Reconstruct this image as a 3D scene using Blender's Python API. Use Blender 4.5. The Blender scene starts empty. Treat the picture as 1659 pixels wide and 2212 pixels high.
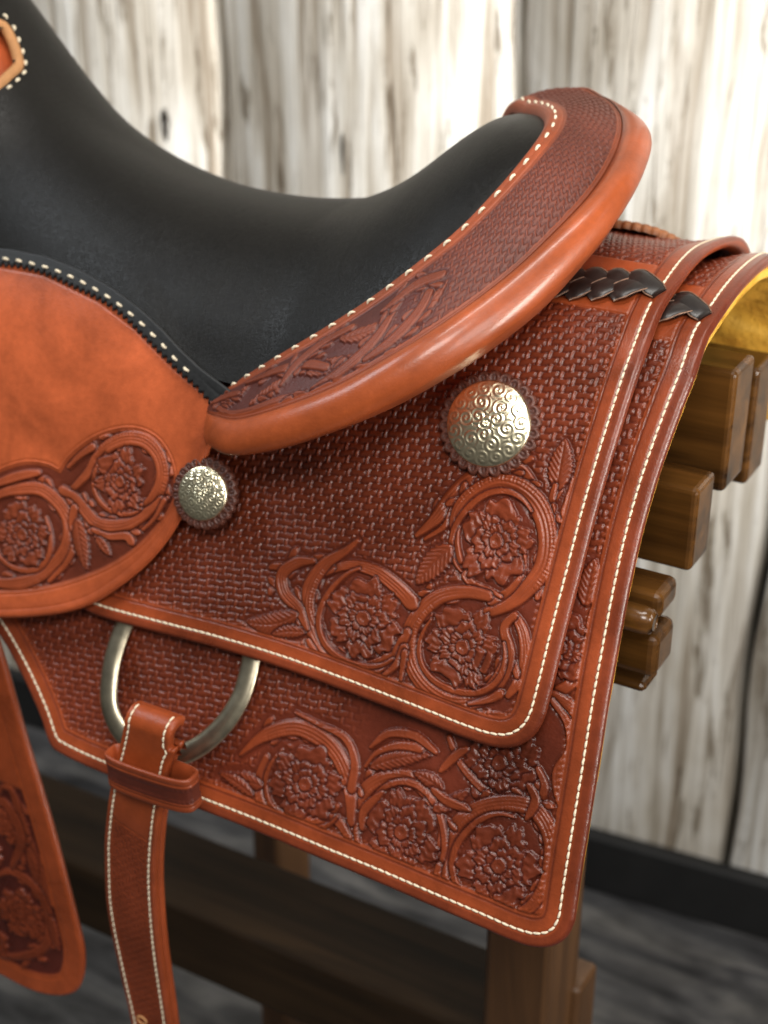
import bpy, math, random
import numpy as np
from mathutils import Vector

random.seed(4)
RNG = np.random.default_rng(7)
scene = bpy.context.scene
COL = scene.collection

# ------------------------------------------------------------------ camera
PITCH, YAW = math.radians(27), math.radians(30)
FPX, PCX, PCY = 3320.0, 829.5, 1106.0            # focal length and centre on a 1659 x 2212 sheet
s_, c_, st, ct = math.sin(YAW), math.cos(YAW), math.sin(PITCH), math.cos(PITCH)
RIGHT = np.array([c_, s_, 0.0]); UP = np.array([-s_*st, c_*st, ct]); VIEW = np.array([-s_*ct, c_*ct, -st])
CAM = np.array([0.2206078, -0.66348333, 0.24232637])
ZB = 0.86                                        # the saddle's origin stands this high above the floor

cam_data = bpy.data.cameras.new("camera"); cam = bpy.data.objects.new("camera", cam_data); COL.objects.link(cam)
cam.location = (CAM[0], CAM[1], CAM[2] + ZB)
cam.rotation_euler = (math.pi/2 - PITCH, 0, YAW)
cam_data.sensor_fit = 'VERTICAL'; cam_data.sensor_height = 24; cam_data.lens = 24*FPX/2212
cam_data.clip_start = 0.05; cam_data.clip_end = 50
cam_data.dof.use_dof = True; cam_data.dof.focus_distance = 0.672; cam_data.dof.aperture_fstop = 5.4
scene.camera = cam

# ------------------------------------------------------------------ world, lamps, exposure
world = bpy.data.worlds.new("World"); scene.world = world; world.use_nodes = True
bg = world.node_tree.nodes["Background"]; bg.inputs[0].default_value = (1.0, 0.955, 0.88, 1); bg.inputs[1].default_value = 0.085

def area(name, loc, aim, sx, sy, watts, col):
    l = bpy.data.lights.new(name, 'AREA'); l.shape = 'RECTANGLE'; l.size = sx; l.size_y = sy; l.energy = watts; l.color = col
    o = bpy.data.objects.new(name, l); COL.objects.link(o)
    o.location = (loc[0], loc[1], loc[2] + ZB)
    o.rotation_euler = (Vector(aim) - Vector(loc)).to_track_quat('-Z', 'Y').to_euler()
    return o
area("front_window", (0.48, -1.16, 1.10), (-0.1, -0.05, -0.05), 0.70, 0.40, 18, (1.0, 0.965, 0.91))
area("ceiling_lamp", (0.10, -0.28, 1.50), (-0.12, -0.05, -0.05), 1.1, 0.18, 16, (1.0, 0.955, 0.89))
area("shop_window", (1.2, -0.70, 0.40), (0.0, 0.0, -0.1), 0.5, 0.6, 8, (1.0, 0.97, 0.93))
area("side_window", (-1.2, -0.50, 1.02), (-0.35, -0.05, 0.0), 0.55, 0.55, 9, (0.87, 0.94, 1.0))
ws = area("wall_spot", (0.80, 0.40, 0.55), (-0.22, 0.58, 0.02), 0.25, 0.25, 3.0, (1.0, 0.99, 0.97)); ws.data.spread = math.radians(56)
dl = area("fleece_fill", (1.25, -0.05, -0.05), (0.0, 0.16, -0.06), 0.35, 0.5, 1.5, (1.0, 0.95, 0.86)); dl.data.spread = math.radians(40)  # added fill lamp: brightens the fleece inside the arch and the slat ends

vs = scene.view_settings
vs.view_transform = 'Standard'; vs.look = 'None'; vs.exposure = 0.0; vs.gamma = 1.0; vs.use_curve_mapping = False

# ------------------------------------------------------------------ helpers
def tag(o, label=None, cat=None, group=None, kind=None):
    if label: o["label"] = label
    if cat: o["category"] = cat
    if group: o["group"] = group
    if kind: o["kind"] = kind
    return o

def empty(name, loc=(0, 0, 0)):
    o = bpy.data.objects.new(name, None); COL.objects.link(o); o.location = loc; o.empty_display_size = 0.05
    return o

def mesh_obj(name, verts, faces, mat, parent=None, attrs=None, smooth=True, flat_len=None):
    """verts (n,3) in the saddle's frame; faces: array (m,k) or list of lists."""
    verts = np.asarray(verts, dtype=np.float64).copy(); verts[:, 2] += ZB
    me = bpy.data.meshes.new(name)
    if isinstance(faces, np.ndarray):
        m, k = faces.shape
        me.vertices.add(len(verts)); me.vertices.foreach_set("co", verts.astype(np.float32).ravel())
        me.loops.add(m*k); me.loops.foreach_set("vertex_index", faces.astype(np.int32).ravel())
        me.polygons.add(m); me.polygons.foreach_set("loop_start", np.arange(0, m*k, k, dtype=np.int32))
        me.polygons.foreach_set("loop_total", np.full(m, k, dtype=np.int32))
        me.update(calc_edges=True); me.validate()
    else:
        me.from_pydata([tuple(v) for v in verts], [], [tuple(int(i) for i in f) for f in faces]); me.update()
    if smooth: me.polygons.foreach_set("use_smooth", np.ones(len(me.polygons), dtype=bool))
    if attrs:
        for an, av in attrs.items():
            a = me.attributes.new(an, 'FLOAT', 'POINT'); a.data.foreach_set("value", np.asarray(av, dtype=np.float32))
    me.materials.append(mat)
    o = bpy.data.objects.new(name, me); COL.objects.link(o)
    if parent is not None: o.parent = parent; o.matrix_parent_inverse = PINV(parent)
    return o

def PINV(p):
    from mathutils import Matrix
    return Matrix.Translation(p.location).inverted() if p.type == 'EMPTY' else Matrix.Identity(4)

def ray(p): return VIEW + (p[0]-PCX)/FPX*RIGHT - (p[1]-PCY)/FPX*UP
def atY(p, Y): d = ray(p); return CAM + (Y-CAM[1])/d[1]*d
def atX(p, X): d = ray(p); return CAM + (X-CAM[0])/d[0]*d
def atZ(p, Z): d = ray(p); return CAM + (Z-CAM[2])/d[2]*d
def proj(q):
    v = np.asarray(q)-CAM; z = v@VIEW
    return np.stack([PCX+FPX*(v@RIGHT)/z, PCY-FPX*(v@UP)/z], -1)

def smooth01(a, b, x):
    t = np.clip((x-a)/(b-a), 0, 1); return t*t*(3-2*t)

def spline(pts, n=12, closed=False):
    """Catmull-Rom through the points."""
    P = np.asarray(pts, float); N = len(P)
    if closed: idx = lambda i: P[i % N]
    else: idx = lambda i: P[min(max(i, 0), N-1)] if 0 <= i < N else (2*P[0]-P[1] if i < 0 else 2*P[-1]-P[-2])
    out = []
    for i in range(N if closed else N-1):
        a, b, c, d = idx(i-1), idx(i), idx(i+1), idx(i+2)
        t = np.linspace(0, 1, n, endpoint=False)[:, None]
        out.append(0.5*(2*b+(c-a)*t+(2*a-5*b+4*c-d)*t**2+(3*b-a-3*c+d)*t**3))
    if not closed: out.append(P[-1:])
    return np.concatenate(out)

def resample(pl, step, closed=False):
    P = np.asarray(pl, float)
    if closed: P = np.vstack([P, P[:1]])
    L = np.concatenate([[0], np.cumsum(np.linalg.norm(np.diff(P, axis=0), axis=1))])
    n = max(2, int(round(L[-1]/step)))
    t = np.linspace(0, L[-1], n+1)
    if closed: t = t[:-1]
    return np.stack([np.interp(t, L, P[:, k]) for k in range(P.shape[1])], -1)

def vnoise(x, y, seed=0):
    """smooth value noise on arrays"""
    xi, yi = np.floor(x).astype(np.int64), np.floor(y).astype(np.int64)
    fx, fy = x-xi, y-yi; fx = fx*fx*(3-2*fx); fy = fy*fy*(3-2*fy)
    def h(i, j):
        n = (i*374761393 + j*668265263 + seed*1442695041) & 0x7fffffff
        n = ((n ^ (n >> 13))*1274126177) & 0x7fffffff
        return (n & 0xffff)/65535.0
    return (h(xi, yi)*(1-fx)+h(xi+1, yi)*fx)*(1-fy)+(h(xi, yi+1)*(1-fx)+h(xi+1, yi+1)*fx)*fy

# ------------------------------------------------------------------ materials
def mat(name):
    m = bpy.data.materials.new(name); m.use_nodes = True
    nt = m.node_tree; b = nt.nodes["Principled BSDF"]
    return m, nt, b
def N(nt, typ, **kw):
    n = nt.nodes.new(typ)
    for k, v in kw.items(): setattr(n, k, v)
    return n
def ramp(nt, stops):
    r = N(nt, 'ShaderNodeValToRGB'); e = r.color_ramp.elements
    e[0].position, e[0].color = stops[0][0], (*stops[0][1], 1)
    e[1].position, e[1].color = stops[-1][0], (*stops[-1][1], 1)
    for p, c in stops[1:-1]:
        x = e.new(p); x.color = (*c, 1)
    return r
def noise(nt, scale, detail=4, rough=0.55, vec=None, dist=0.0):
    n = N(nt, 'ShaderNodeTexNoise'); n.inputs['Scale'].default_value = scale; n.inputs['Detail'].default_value = detail
    n.inputs['Roughness'].default_value = rough; n.inputs['Distortion'].default_value = dist
    if vec is not None: nt.links.new(vec, n.inputs['Vector'])
    return n
def geo_pos(nt, scale=(1, 1, 1)):
    g = N(nt, 'ShaderNodeNewGeometry'); mp = N(nt, 'ShaderNodeMapping'); mp.inputs['Scale'].default_value = scale
    nt.links.new(g.outputs['Position'], mp.inputs['Vector']); return mp.outputs['Vector']
def mixc(nt, fac, a, b, blend='MIX'):
    m = N(nt, 'ShaderNodeMix', data_type='RGBA', blend_type=blend)
    for sock, v in ((m.inputs[0], fac), (m.inputs[6], a), (m.inputs[7], b)):
        if hasattr(v, 'links'): nt.links.new(v, sock)
        else: sock.default_value = (*v, 1) if isinstance(v, tuple) else v
    return m.outputs[2]
def bump(nt, b, height, strength, dist):
    bp = N(nt, 'ShaderNodeBump'); bp.inputs['Strength'].default_value = strength; bp.inputs['Distance'].default_value = dist
    nt.links.new(height, bp.inputs['Height']); nt.links.new(bp.outputs['Normal'], b.inputs['Normal']); return bp

def leather(name, plain, tooled, rough=0.36, mottled=0.35, coat=0.0, grain=0.4):
    """Vegetable-tanned leather; the vertex value 'stain' says where antique finish was rubbed into the tooling."""
    m, nt, b = mat(name); pos = geo_pos(nt)
    at = N(nt, 'ShaderNodeAttribute', attribute_name='stain')
    n1 = noise(nt, 20, 6, 0.62, pos, 0.4); n2 = noise(nt, 260, 4, 0.6, pos)
    r1 = ramp(nt, [(0.3, (1-mottled*0.55,)*3), (0.7, (1+mottled*0.35,)*3)]); nt.links.new(n1.outputs['Fac'], r1.inputs[0])
    c = mixc(nt, at.outputs['Fac'], plain, tooled)
    c = mixc(nt, 1.0, c, r1.outputs[0], 'MULTIPLY')
    n0 = noise(nt, 6.5, 3, 0.5, pos); r0 = ramp(nt, [(0.35, (0.80, 0.77, 0.74)), (0.65, (1.10, 1.10, 1.12))]); nt.links.new(n0.outputs['Fac'], r0.inputs[0])
    c = mixc(nt, 1.0, c, r0.outputs[0], 'MULTIPLY')
    r2 = ramp(nt, [(0.3, (0.9, 0.88, 0.86)), (0.7, (1.08, 1.08, 1.08))]); nt.links.new(n2.outputs['Fac'], r2.inputs[0])
    c = mixc(nt, 1.0, c, r2.outputs[0], 'MULTIPLY')
    nt.links.new(c, b.inputs['Base Color'])
    rr = N(nt, 'ShaderNodeMapRange'); rr.inputs['To Min'].default_value = rough-0.06; rr.inputs['To Max'].default_value = rough+0.10
    nt.links.new(n1.outputs['Fac'], rr.inputs['Value']); nt.links.new(rr.outputs[0], b.inputs['Roughness'])
    b.inputs['Specular IOR Level'].default_value = 0.46
    if coat: b.inputs['Coat Weight'].default_value = coat; b.inputs['Coat Roughness'].default_value = 0.17
    n3 = noise(nt, 900, 3, 0.6, pos)
    bump(nt, b, n3.outputs['Fac'], grain, 0.0004)
    return m

TAN, TOOL = (0.43, 0.115, 0.030), (0.090, 0.0165, 0.0100)
M_skirt = leather("tooled_skirt_leather", (0.345, 0.068, 0.019), TOOL, 0.27, 0.75)
M_jockey = leather("smooth_jockey_leather", (0.49, 0.103, 0.032), TOOL, 0.38, 0.8)
M_face = leather("cantle_face_leather", (0.31, 0.064, 0.018), (0.080, 0.017, 0.011), 0.46, 0.55)
M_roll = leather("cantle_leather", (0.34, 0.071, 0.018), (0.105, 0.022, 0.012), 0.36, 0.65, 0.32, 0.3)
M_strap = leather("strap_leather", (0.36, 0.070, 0.017), (0.095, 0.020, 0.012), 0.36, 0.7)
M_rosette = leather("dark_rosette_leather", (0.10, 0.030, 0.018), (0.06, 0.018, 0.012), 0.42)
M_farros = leather("tan_rosette_leather", (0.36, 0.14, 0.05), (0.22, 0.08, 0.03), 0.5)
M_rawedge = leather("raw_leather_edge", (0.50, 0.25, 0.10), (0.4, 0.2, 0.08), 0.7)

def black_leather():
    m, nt, b = mat("black_seat_leather"); pos = geo_pos(nt)
    n1 = noise(nt, 22, 4, 0.55, pos)
    r = ramp(nt, [(0.3, (0.0042, 0.0038, 0.0033)), (0.75, (0.0072, 0.0066, 0.0056))]); nt.links.new(n1.outputs['Fac'], r.inputs[0])
    nt.links.new(r.outputs[0], b.inputs['Base Color'])
    b.inputs['Roughness'].default_value = 0.41; b.inputs['Specular IOR Level'].default_value = 0.22
    # pebbled grain with fine creases pulled across the seat
    mp = geo_pos(nt, (1.0, 0.55, 0.55))
    v = N(nt, 'ShaderNodeTexVoronoi', feature='DISTANCE_TO_EDGE'); v.inputs['Scale'].default_value = 520
    nz = noise(nt, 180, 3, 0.6, pos)
    vm = N(nt, 'ShaderNodeMix', data_type='VECTOR'); vm.inputs[0].default_value = 0.012
    nt.links.new(mp, vm.inputs[4]); nt.links.new(nz.outputs['Color'], vm.inputs[5]); nt.links.new(vm.outputs[1], v.inputs['Vector'])
    cr = N(nt, 'ShaderNodeMapRange'); cr.inputs['From Max'].default_value = 0.12; nt.links.new(v.outputs['Distance'], cr.inputs['Value'])
    wr = geo_pos(nt, (260, 40, 40)); nw = noise(nt, 1.0, 3, 0.55, wr, 0.6)
    ad = N(nt, 'ShaderNodeMath', operation='MULTIPLY_ADD'); ad.inputs[1].default_value = 1.3
    nt.links.new(nw.outputs['Fac'], ad.inputs[0]); nt.links.new(cr.outputs[0], ad.inputs[2])
    bump(nt, b, ad.outputs[0], 0.22, 0.0006)
    return m
M_black = black_leather()

def simple(name, col, rough, metal=0.0, spec=0.5, nscale=0, namp=0.15, bumps=None):
    m, nt, b = mat(name)
    b.inputs['Roughness'].default_value = rough; b.inputs['Metallic'].default_value = metal; b.inputs['Specular IOR Level'].default_value = spec
    if nscale:
        n = noise(nt, nscale, 4, 0.6, geo_pos(nt))
        r = ramp(nt, [(0.3, tuple(max(0, c*(1-namp)) for c in col)), (0.7, tuple(c*(1+namp) for c in col))])
        nt.links.new(n.outputs['Fac'], r.inputs[0]); nt.links.new(r.outputs[0], b.inputs['Base Color'])
        if bumps: bump(nt, b, n.outputs['Fac'], bumps[0], bumps[1])
    else: b.inputs['Base Color'].default_value = (*col, 1)
    return m
M_thread = simple("waxed_cream_thread", (0.76, 0.66, 0.49), 0.7, nscale=900, namp=0.2)
M_lace = simple("black_latigo_lace", (0.016, 0.012, 0.011), 0.32, nscale=160, namp=0.4, bumps=(0.25, 0.0004))
M_laceedge = simple("cut_lace_edge", (0.20, 0.115, 0.075), 0.7, nscale=700, namp=0.5)
M_band = simple("black_band_leather", (0.010, 0.0105, 0.011), 0.55, nscale=500, namp=0.4, bumps=(0.3, 0.0004))
M_silver = simple("engraved_silver", (0.98, 0.88, 0.62), 0.28, 1.0, nscale=60, namp=0.10)
M_steel = simple("dull_rigging_metal", (0.55, 0.49, 0.36), 0.34, 1.0, nscale=130, namp=0.22, bumps=(0.06, 0.0006))

def fleece_mat():
    m, nt, b = mat("golden_fleece"); pos = geo_pos(nt)
    n = noise(nt, 22, 4, 0.5, pos, 0.9); n2 = noise(nt, 300, 3, 0.6, pos)
    r = ramp(nt, [(0.32, (0.40, 0.17, 0.016)), (0.5, (0.66, 0.35, 0.045)), (0.7, (0.80, 0.48, 0.10))]); nt.links.new(n.outputs['Fac'], r.inputs[0])
    nt.links.new(r.outputs[0], b.inputs['Base Color']); b.inputs['Roughness'].default_value = 0.9
    b.inputs['Specular IOR Level'].default_value = 0.15
    bump(nt, b, n2.outputs['Fac'], 0.35, 0.002); return m
M_fleece = fleece_mat()

def wood(name, dark, light, axis='X', rough=0.35, scale=14.0):
    m, nt, b = mat(name); b.inputs['Specular IOR Level'].default_value = 0.5 if rough < .5 else 0.2
    sc = {'X': (0.06, 1, 1), 'Y': (1, 0.06, 1), 'Z': (1, 1, 0.06)}[axis]
    v = geo_pos(nt, sc)
    n = noise(nt, scale*6, 5, 0.6, v, 0.8); n2 = noise(nt, scale, 3, 0.5, v, 1.5)
    ad = N(nt, 'ShaderNodeMath', operation='MULTIPLY_ADD'); ad.inputs[1].default_value = 0.5
    nt.links.new(n2.outputs['Fac'], ad.inputs[0])
    h = N(nt, 'ShaderNodeMath', operation='MULTIPLY'); h.inputs[1].default_value = 0.5; nt.links.new(n.outputs['Fac'], h.inputs[0])
    nt.links.new(h.outputs[0], ad.inputs[2])
    r = ramp(nt, [(0.35, dark), (0.65, light)]); nt.links.new(ad.outputs[0], r.inputs[0])
    nt.links.new(r.outputs[0], b.inputs['Base Color']); b.inputs['Roughness'].default_value = rough
    bump(nt, b, n.outputs['Fac'], 0.12, 0.0008); return m
M_wood = wood("varnished_brown_wood", (0.012, 0.005, 0.002), (0.135, 0.056, 0.012), 'X', 0.22)
M_woodrail = wood("shade_dark_rail_wood", (0.010, 0.006, 0.003), (0.045, 0.025, 0.011), 'X', 0.62)  # darker copy of the stand wood: the shade under the saddle in its colour
M_woodpost = wood("varnished_post_wood", (0.050, 0.023, 0.009), (0.155, 0.072, 0.027), 'Z', 0.4)

def wall_mat():
    m, nt, b = mat("whitewashed_weathered_board")
    oi = N(nt, 'ShaderNodeObjectInfo')
    g = N(nt, 'ShaderNodeNewGeometry'); sh = N(nt, 'ShaderNodeVectorMath', operation='MULTIPLY_ADD')
    nt.links.new(oi.outputs['Random'], sh.inputs[0]); sh.inputs[1].default_value = (3.1, 1.7, 5.3); nt.links.new(g.outputs['Position'], sh.inputs[2])
    def mapped(s):
        mp = N(nt, 'ShaderNodeMapping'); mp.inputs['Scale'].default_value = s; nt.links.new(sh.outputs[0], mp.inputs['Vector']); return mp.outputs['Vector']
    fine = noise(nt, 1, 6, 0.65, mapped((150, 150, 5)), 0.6)
    wide = noise(nt, 1, 5, 0.6, mapped((52, 52, 2.2)), 1.2)
    blot = noise(nt, 1, 4, 0.55, mapped((7, 7, 3.2)), 0.8)
    chip = noise(nt, 1, 6, 0.7, mapped((75, 75, 7)), 0.5)
    r1 = ramp(nt, [(0.36, (0.40, 0.345, 0.28)), (0.50, (0.75, 0.725, 0.67)), (0.60, (0.88, 0.88, 0.86))]); nt.links.new(wide.outputs['Fac'], r1.inputs[0])
    r2 = ramp(nt, [(0.30, (0.60, 0.56, 0.50)), (0.55, (1.0, 0.99, 0.97))]); nt.links.new(fine.outputs['Fac'], r2.inputs[0])
    r3 = ramp(nt, [(0.36, (0.70, 0.66, 0.60)), (0.58, (1, 1, 1))]); nt.links.new(blot.outputs['Fac'], r3.inputs[0])
    r4 = ramp(nt, [(0.395, (0.30, 0.25, 0.19)), (0.43, (1, 1, 1))]); nt.links.new(chip.outputs['Fac'], r4.inputs[0])
    c = mixc(nt, 1.0, r1.outputs[0], r2.outputs[0], 'MULTIPLY'); c = mixc(nt, 0.9, c, r3.outputs[0], 'MULTIPLY'); c = mixc(nt, 0.85, c, r4.outputs[0], 'MULTIPLY')
    nt.links.new(c, b.inputs['Base Color']); b.inputs['Roughness'].default_value = 0.75
    bump(nt, b, wide.outputs['Fac'], 0.5, 0.006); return m
M_wall = wall_mat()
M_base = simple("black_baseboard_paint", (0.008, 0.008, 0.008), 0.7, nscale=20, namp=0.4)
M_crack = simple("dark_knot", (0.03, 0.024, 0.018), 0.9, nscale=200, namp=0.5)
def floor_mat():
    m, nt, b = mat("dark_grey_floor_boards")
    n = noise(nt, 1, 5, 0.6, geo_pos(nt, (6, 26, 6)), 0.8); n2 = noise(nt, 9, 4, 0.6, geo_pos(nt))
    r = ramp(nt, [(0.35, (0.022, 0.022, 0.024)), (0.5, (0.075, 0.074, 0.076)), (0.68, (0.18, 0.172, 0.162))]); nt.links.new(n.outputs['Fac'], r.inputs[0])
    r2 = ramp(nt, [(0.35, (0.55, 0.55, 0.55)), (0.6, (1.1, 1.1, 1.1))]); nt.links.new(n2.outputs['Fac'], r2.inputs[0])
    nt.links.new(mixc(nt, 1.0, r.outputs[0], r2.outputs[0], 'MULTIPLY'), b.inputs['Base Color']); b.inputs['Roughness'].default_value = 0.5
    return m
M_floor = floor_mat()

# ------------------------------------------------------------------ surfaces that leather is laid on
def sm_(v, k=81):
    return np.convolve(np.pad(v, k//2, mode='edge'), np.ones(k)/k, 'valid')

class Profile:
    """A sheet bent over the saddle: cross-section Z(Y) run along X.  Coordinates: u = X in mm, v = length down the section in mm."""
    def __init__(self, f, y0=-0.30, y1=0.21):
        self.Y = np.linspace(y1, y0, 6001); self.Z = f(self.Y)
        ds = np.hypot(np.diff(self.Y), np.diff(self.Z)); self.s = np.concatenate([[0], np.cumsum(ds)])*1000
        dy, dz = np.gradient(self.Y, self.s), np.gradient(self.Z, self.s); l = np.hypot(dy, dz)
        self.ny, self.nz = sm_(dz/l), sm_(-dy/l)            # outward
        self.f = f
    def point(self, u, v, h=0.0):
        y, z = np.interp(v, self.s, self.Y), np.interp(v, self.s, self.Z)
        ny, nz = np.interp(v, self.s, self.ny), np.interp(v, self.s, self.nz)
        z = z-.0105*smooth01(.015, .085, y)*smooth01(12, -34, np.asarray(u, float))     # the skirt drops off forward on the far side
        return np.stack([np.asarray(u)*1e-3+0*y, y+h*1e-3*ny, z+h*1e-3*nz], -1)
    def normal(self, v): return np.array([0, np.interp(v, self.s, self.ny), np.interp(v, self.s, self.nz)])
    def hit(self, p):
        d = ray(p); d = d/np.linalg.norm(d); t = np.linspace(0.35, 1.4, 10001); q = CAM+t[:, None]*d
        g = q[:, 2]-self.f(q[:, 1]); k = np.where((g[:-1] > 0) & (g[1:] <= 0))[0]
        if len(k) == 0: k = np.array([np.argmin(g[:8000])])
        k = k[0]; w = g[k]/(g[k]-g[k+1]+1e-12) if g[k+1] <= 0 else 0
        q = q[k]*(1-w)+q[k+1]*w
        return np.array([q[0]*1000, np.interp(-q[1], -self.Y, self.s)])
    def hits(self, L): return np.array([self.hit(p) for p in L])
    def vY(self, Y): return float(np.interp(-Y, -self.Y, self.s))

class Plane:
    def __init__(self, O, U, V, bend=None):
        self.O = np.asarray(O, float); self.U = np.asarray(U, float)/np.linalg.norm(U); self.V = np.asarray(V, float)/np.linalg.norm(V)
        self.Nn = np.cross(self.V, self.U); self.Nn /= np.linalg.norm(self.Nn); self.bend = bend
    def point(self, u, v, h=0.0):
        u, v = np.asarray(u, float)*1e-3, np.asarray(v, float)*1e-3; h = np.asarray(h)*1e-3+0*u
        P = self.O+u[..., None]*self.U
        if self.bend is None:
            return P+v[..., None]*self.V+h[..., None]*self.Nn
        R = self.bend; ph = np.clip(-v/R, 0, 2.6)
        a = np.where(v < 0, -(R+h)*np.sin(ph), v); b = np.where(v < 0, (R+h)*np.cos(ph)-R, h)
        return P+a[..., None]*self.V+b[..., None]*self.Nn
    def hit(self, p):
        d = ray(p); t = ((self.O-CAM)@self.Nn)/(d@self.Nn); q = CAM+t*d-self.O
        return np.array([q@self.U, q@self.V])*1000
    def hits(self, L): return np.array([self.hit(p) for p in L])

_py = np.array([-.30, -.25, -.20, -.157, -.124, -.095, -.07, -.05, -.028, -.011, .009, .031, .062, .095, .130, .155, .175, .190, .202, .212])
_pz = np.array([.1-math.sqrt(.01+(2.2*y)**2) if y < -.02 else 0 for y in _py])
_pz[9:] = [-.0052, .0022, .0070, .0082, .0030, -.0125, -.037, -.080, -.135, -.210, -.300]
_m = np.gradient(_pz, _py)
def skirt_f(Y):
    Y = np.clip(Y, -.2999, .2119); i = np.clip(np.searchsorted(_py, Y)-1, 0, len(_py)-2)
    h = _py[i+1]-_py[i]; t = (Y-_py[i])/h
    return (2*t**3-3*t**2+1)*_pz[i]+(t**3-2*t**2+t)*h*_m[i]+(-2*t**3+3*t**2)*_pz[i+1]+(t**3-t**2)*h*_m[i+1]
S_low = Profile(skirt_f)
def layer(dist):
    """a sheet lying `dist(Y)` metres above the lower skirt, measured square to it"""
    dd = dist(S_low.Y); y, z = S_low.Y+dd*S_low.ny, S_low.Z+dd*S_low.nz
    o = np.argsort(y); y, z = y[o], z[o]
    return Profile(lambda Y: np.interp(Y, y, z))
S_up = layer(lambda Y: .0105+0*Y)
S_jock = layer(lambda Y: .0175+.020*smooth01(-.118, -.045, Y))

# ------------------------------------------------------------------ relief painting (everything in mm on a sheet)
def seg_dist(X, V, poly, closed=True):
    """signed distance to a closed polygon, positive inside"""
    P = np.asarray(poly); Q = np.roll(P, -1, 0)
    best = np.full(X.shape, 1e9); inside = np.zeros(X.shape, bool)
    for (ax, ay), (bx, by) in zip(P, Q):
        ex, ey = bx-ax, by-ay; L = ex*ex+ey*ey
        if L < 1e-12: continue
        t = np.clip(((X-ax)*ex+(V-ay)*ey)/L, 0, 1)
        np.minimum(best, (X-ax-t*ex)**2+(V-ay-t*ey)**2, out=best)
        if ay != by: inside ^= ((ay > V) != (by > V)) & (X < (V-ay)*ex/ey+ax)
    best = np.sqrt(best); best[~inside] *= -1
    return best

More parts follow.
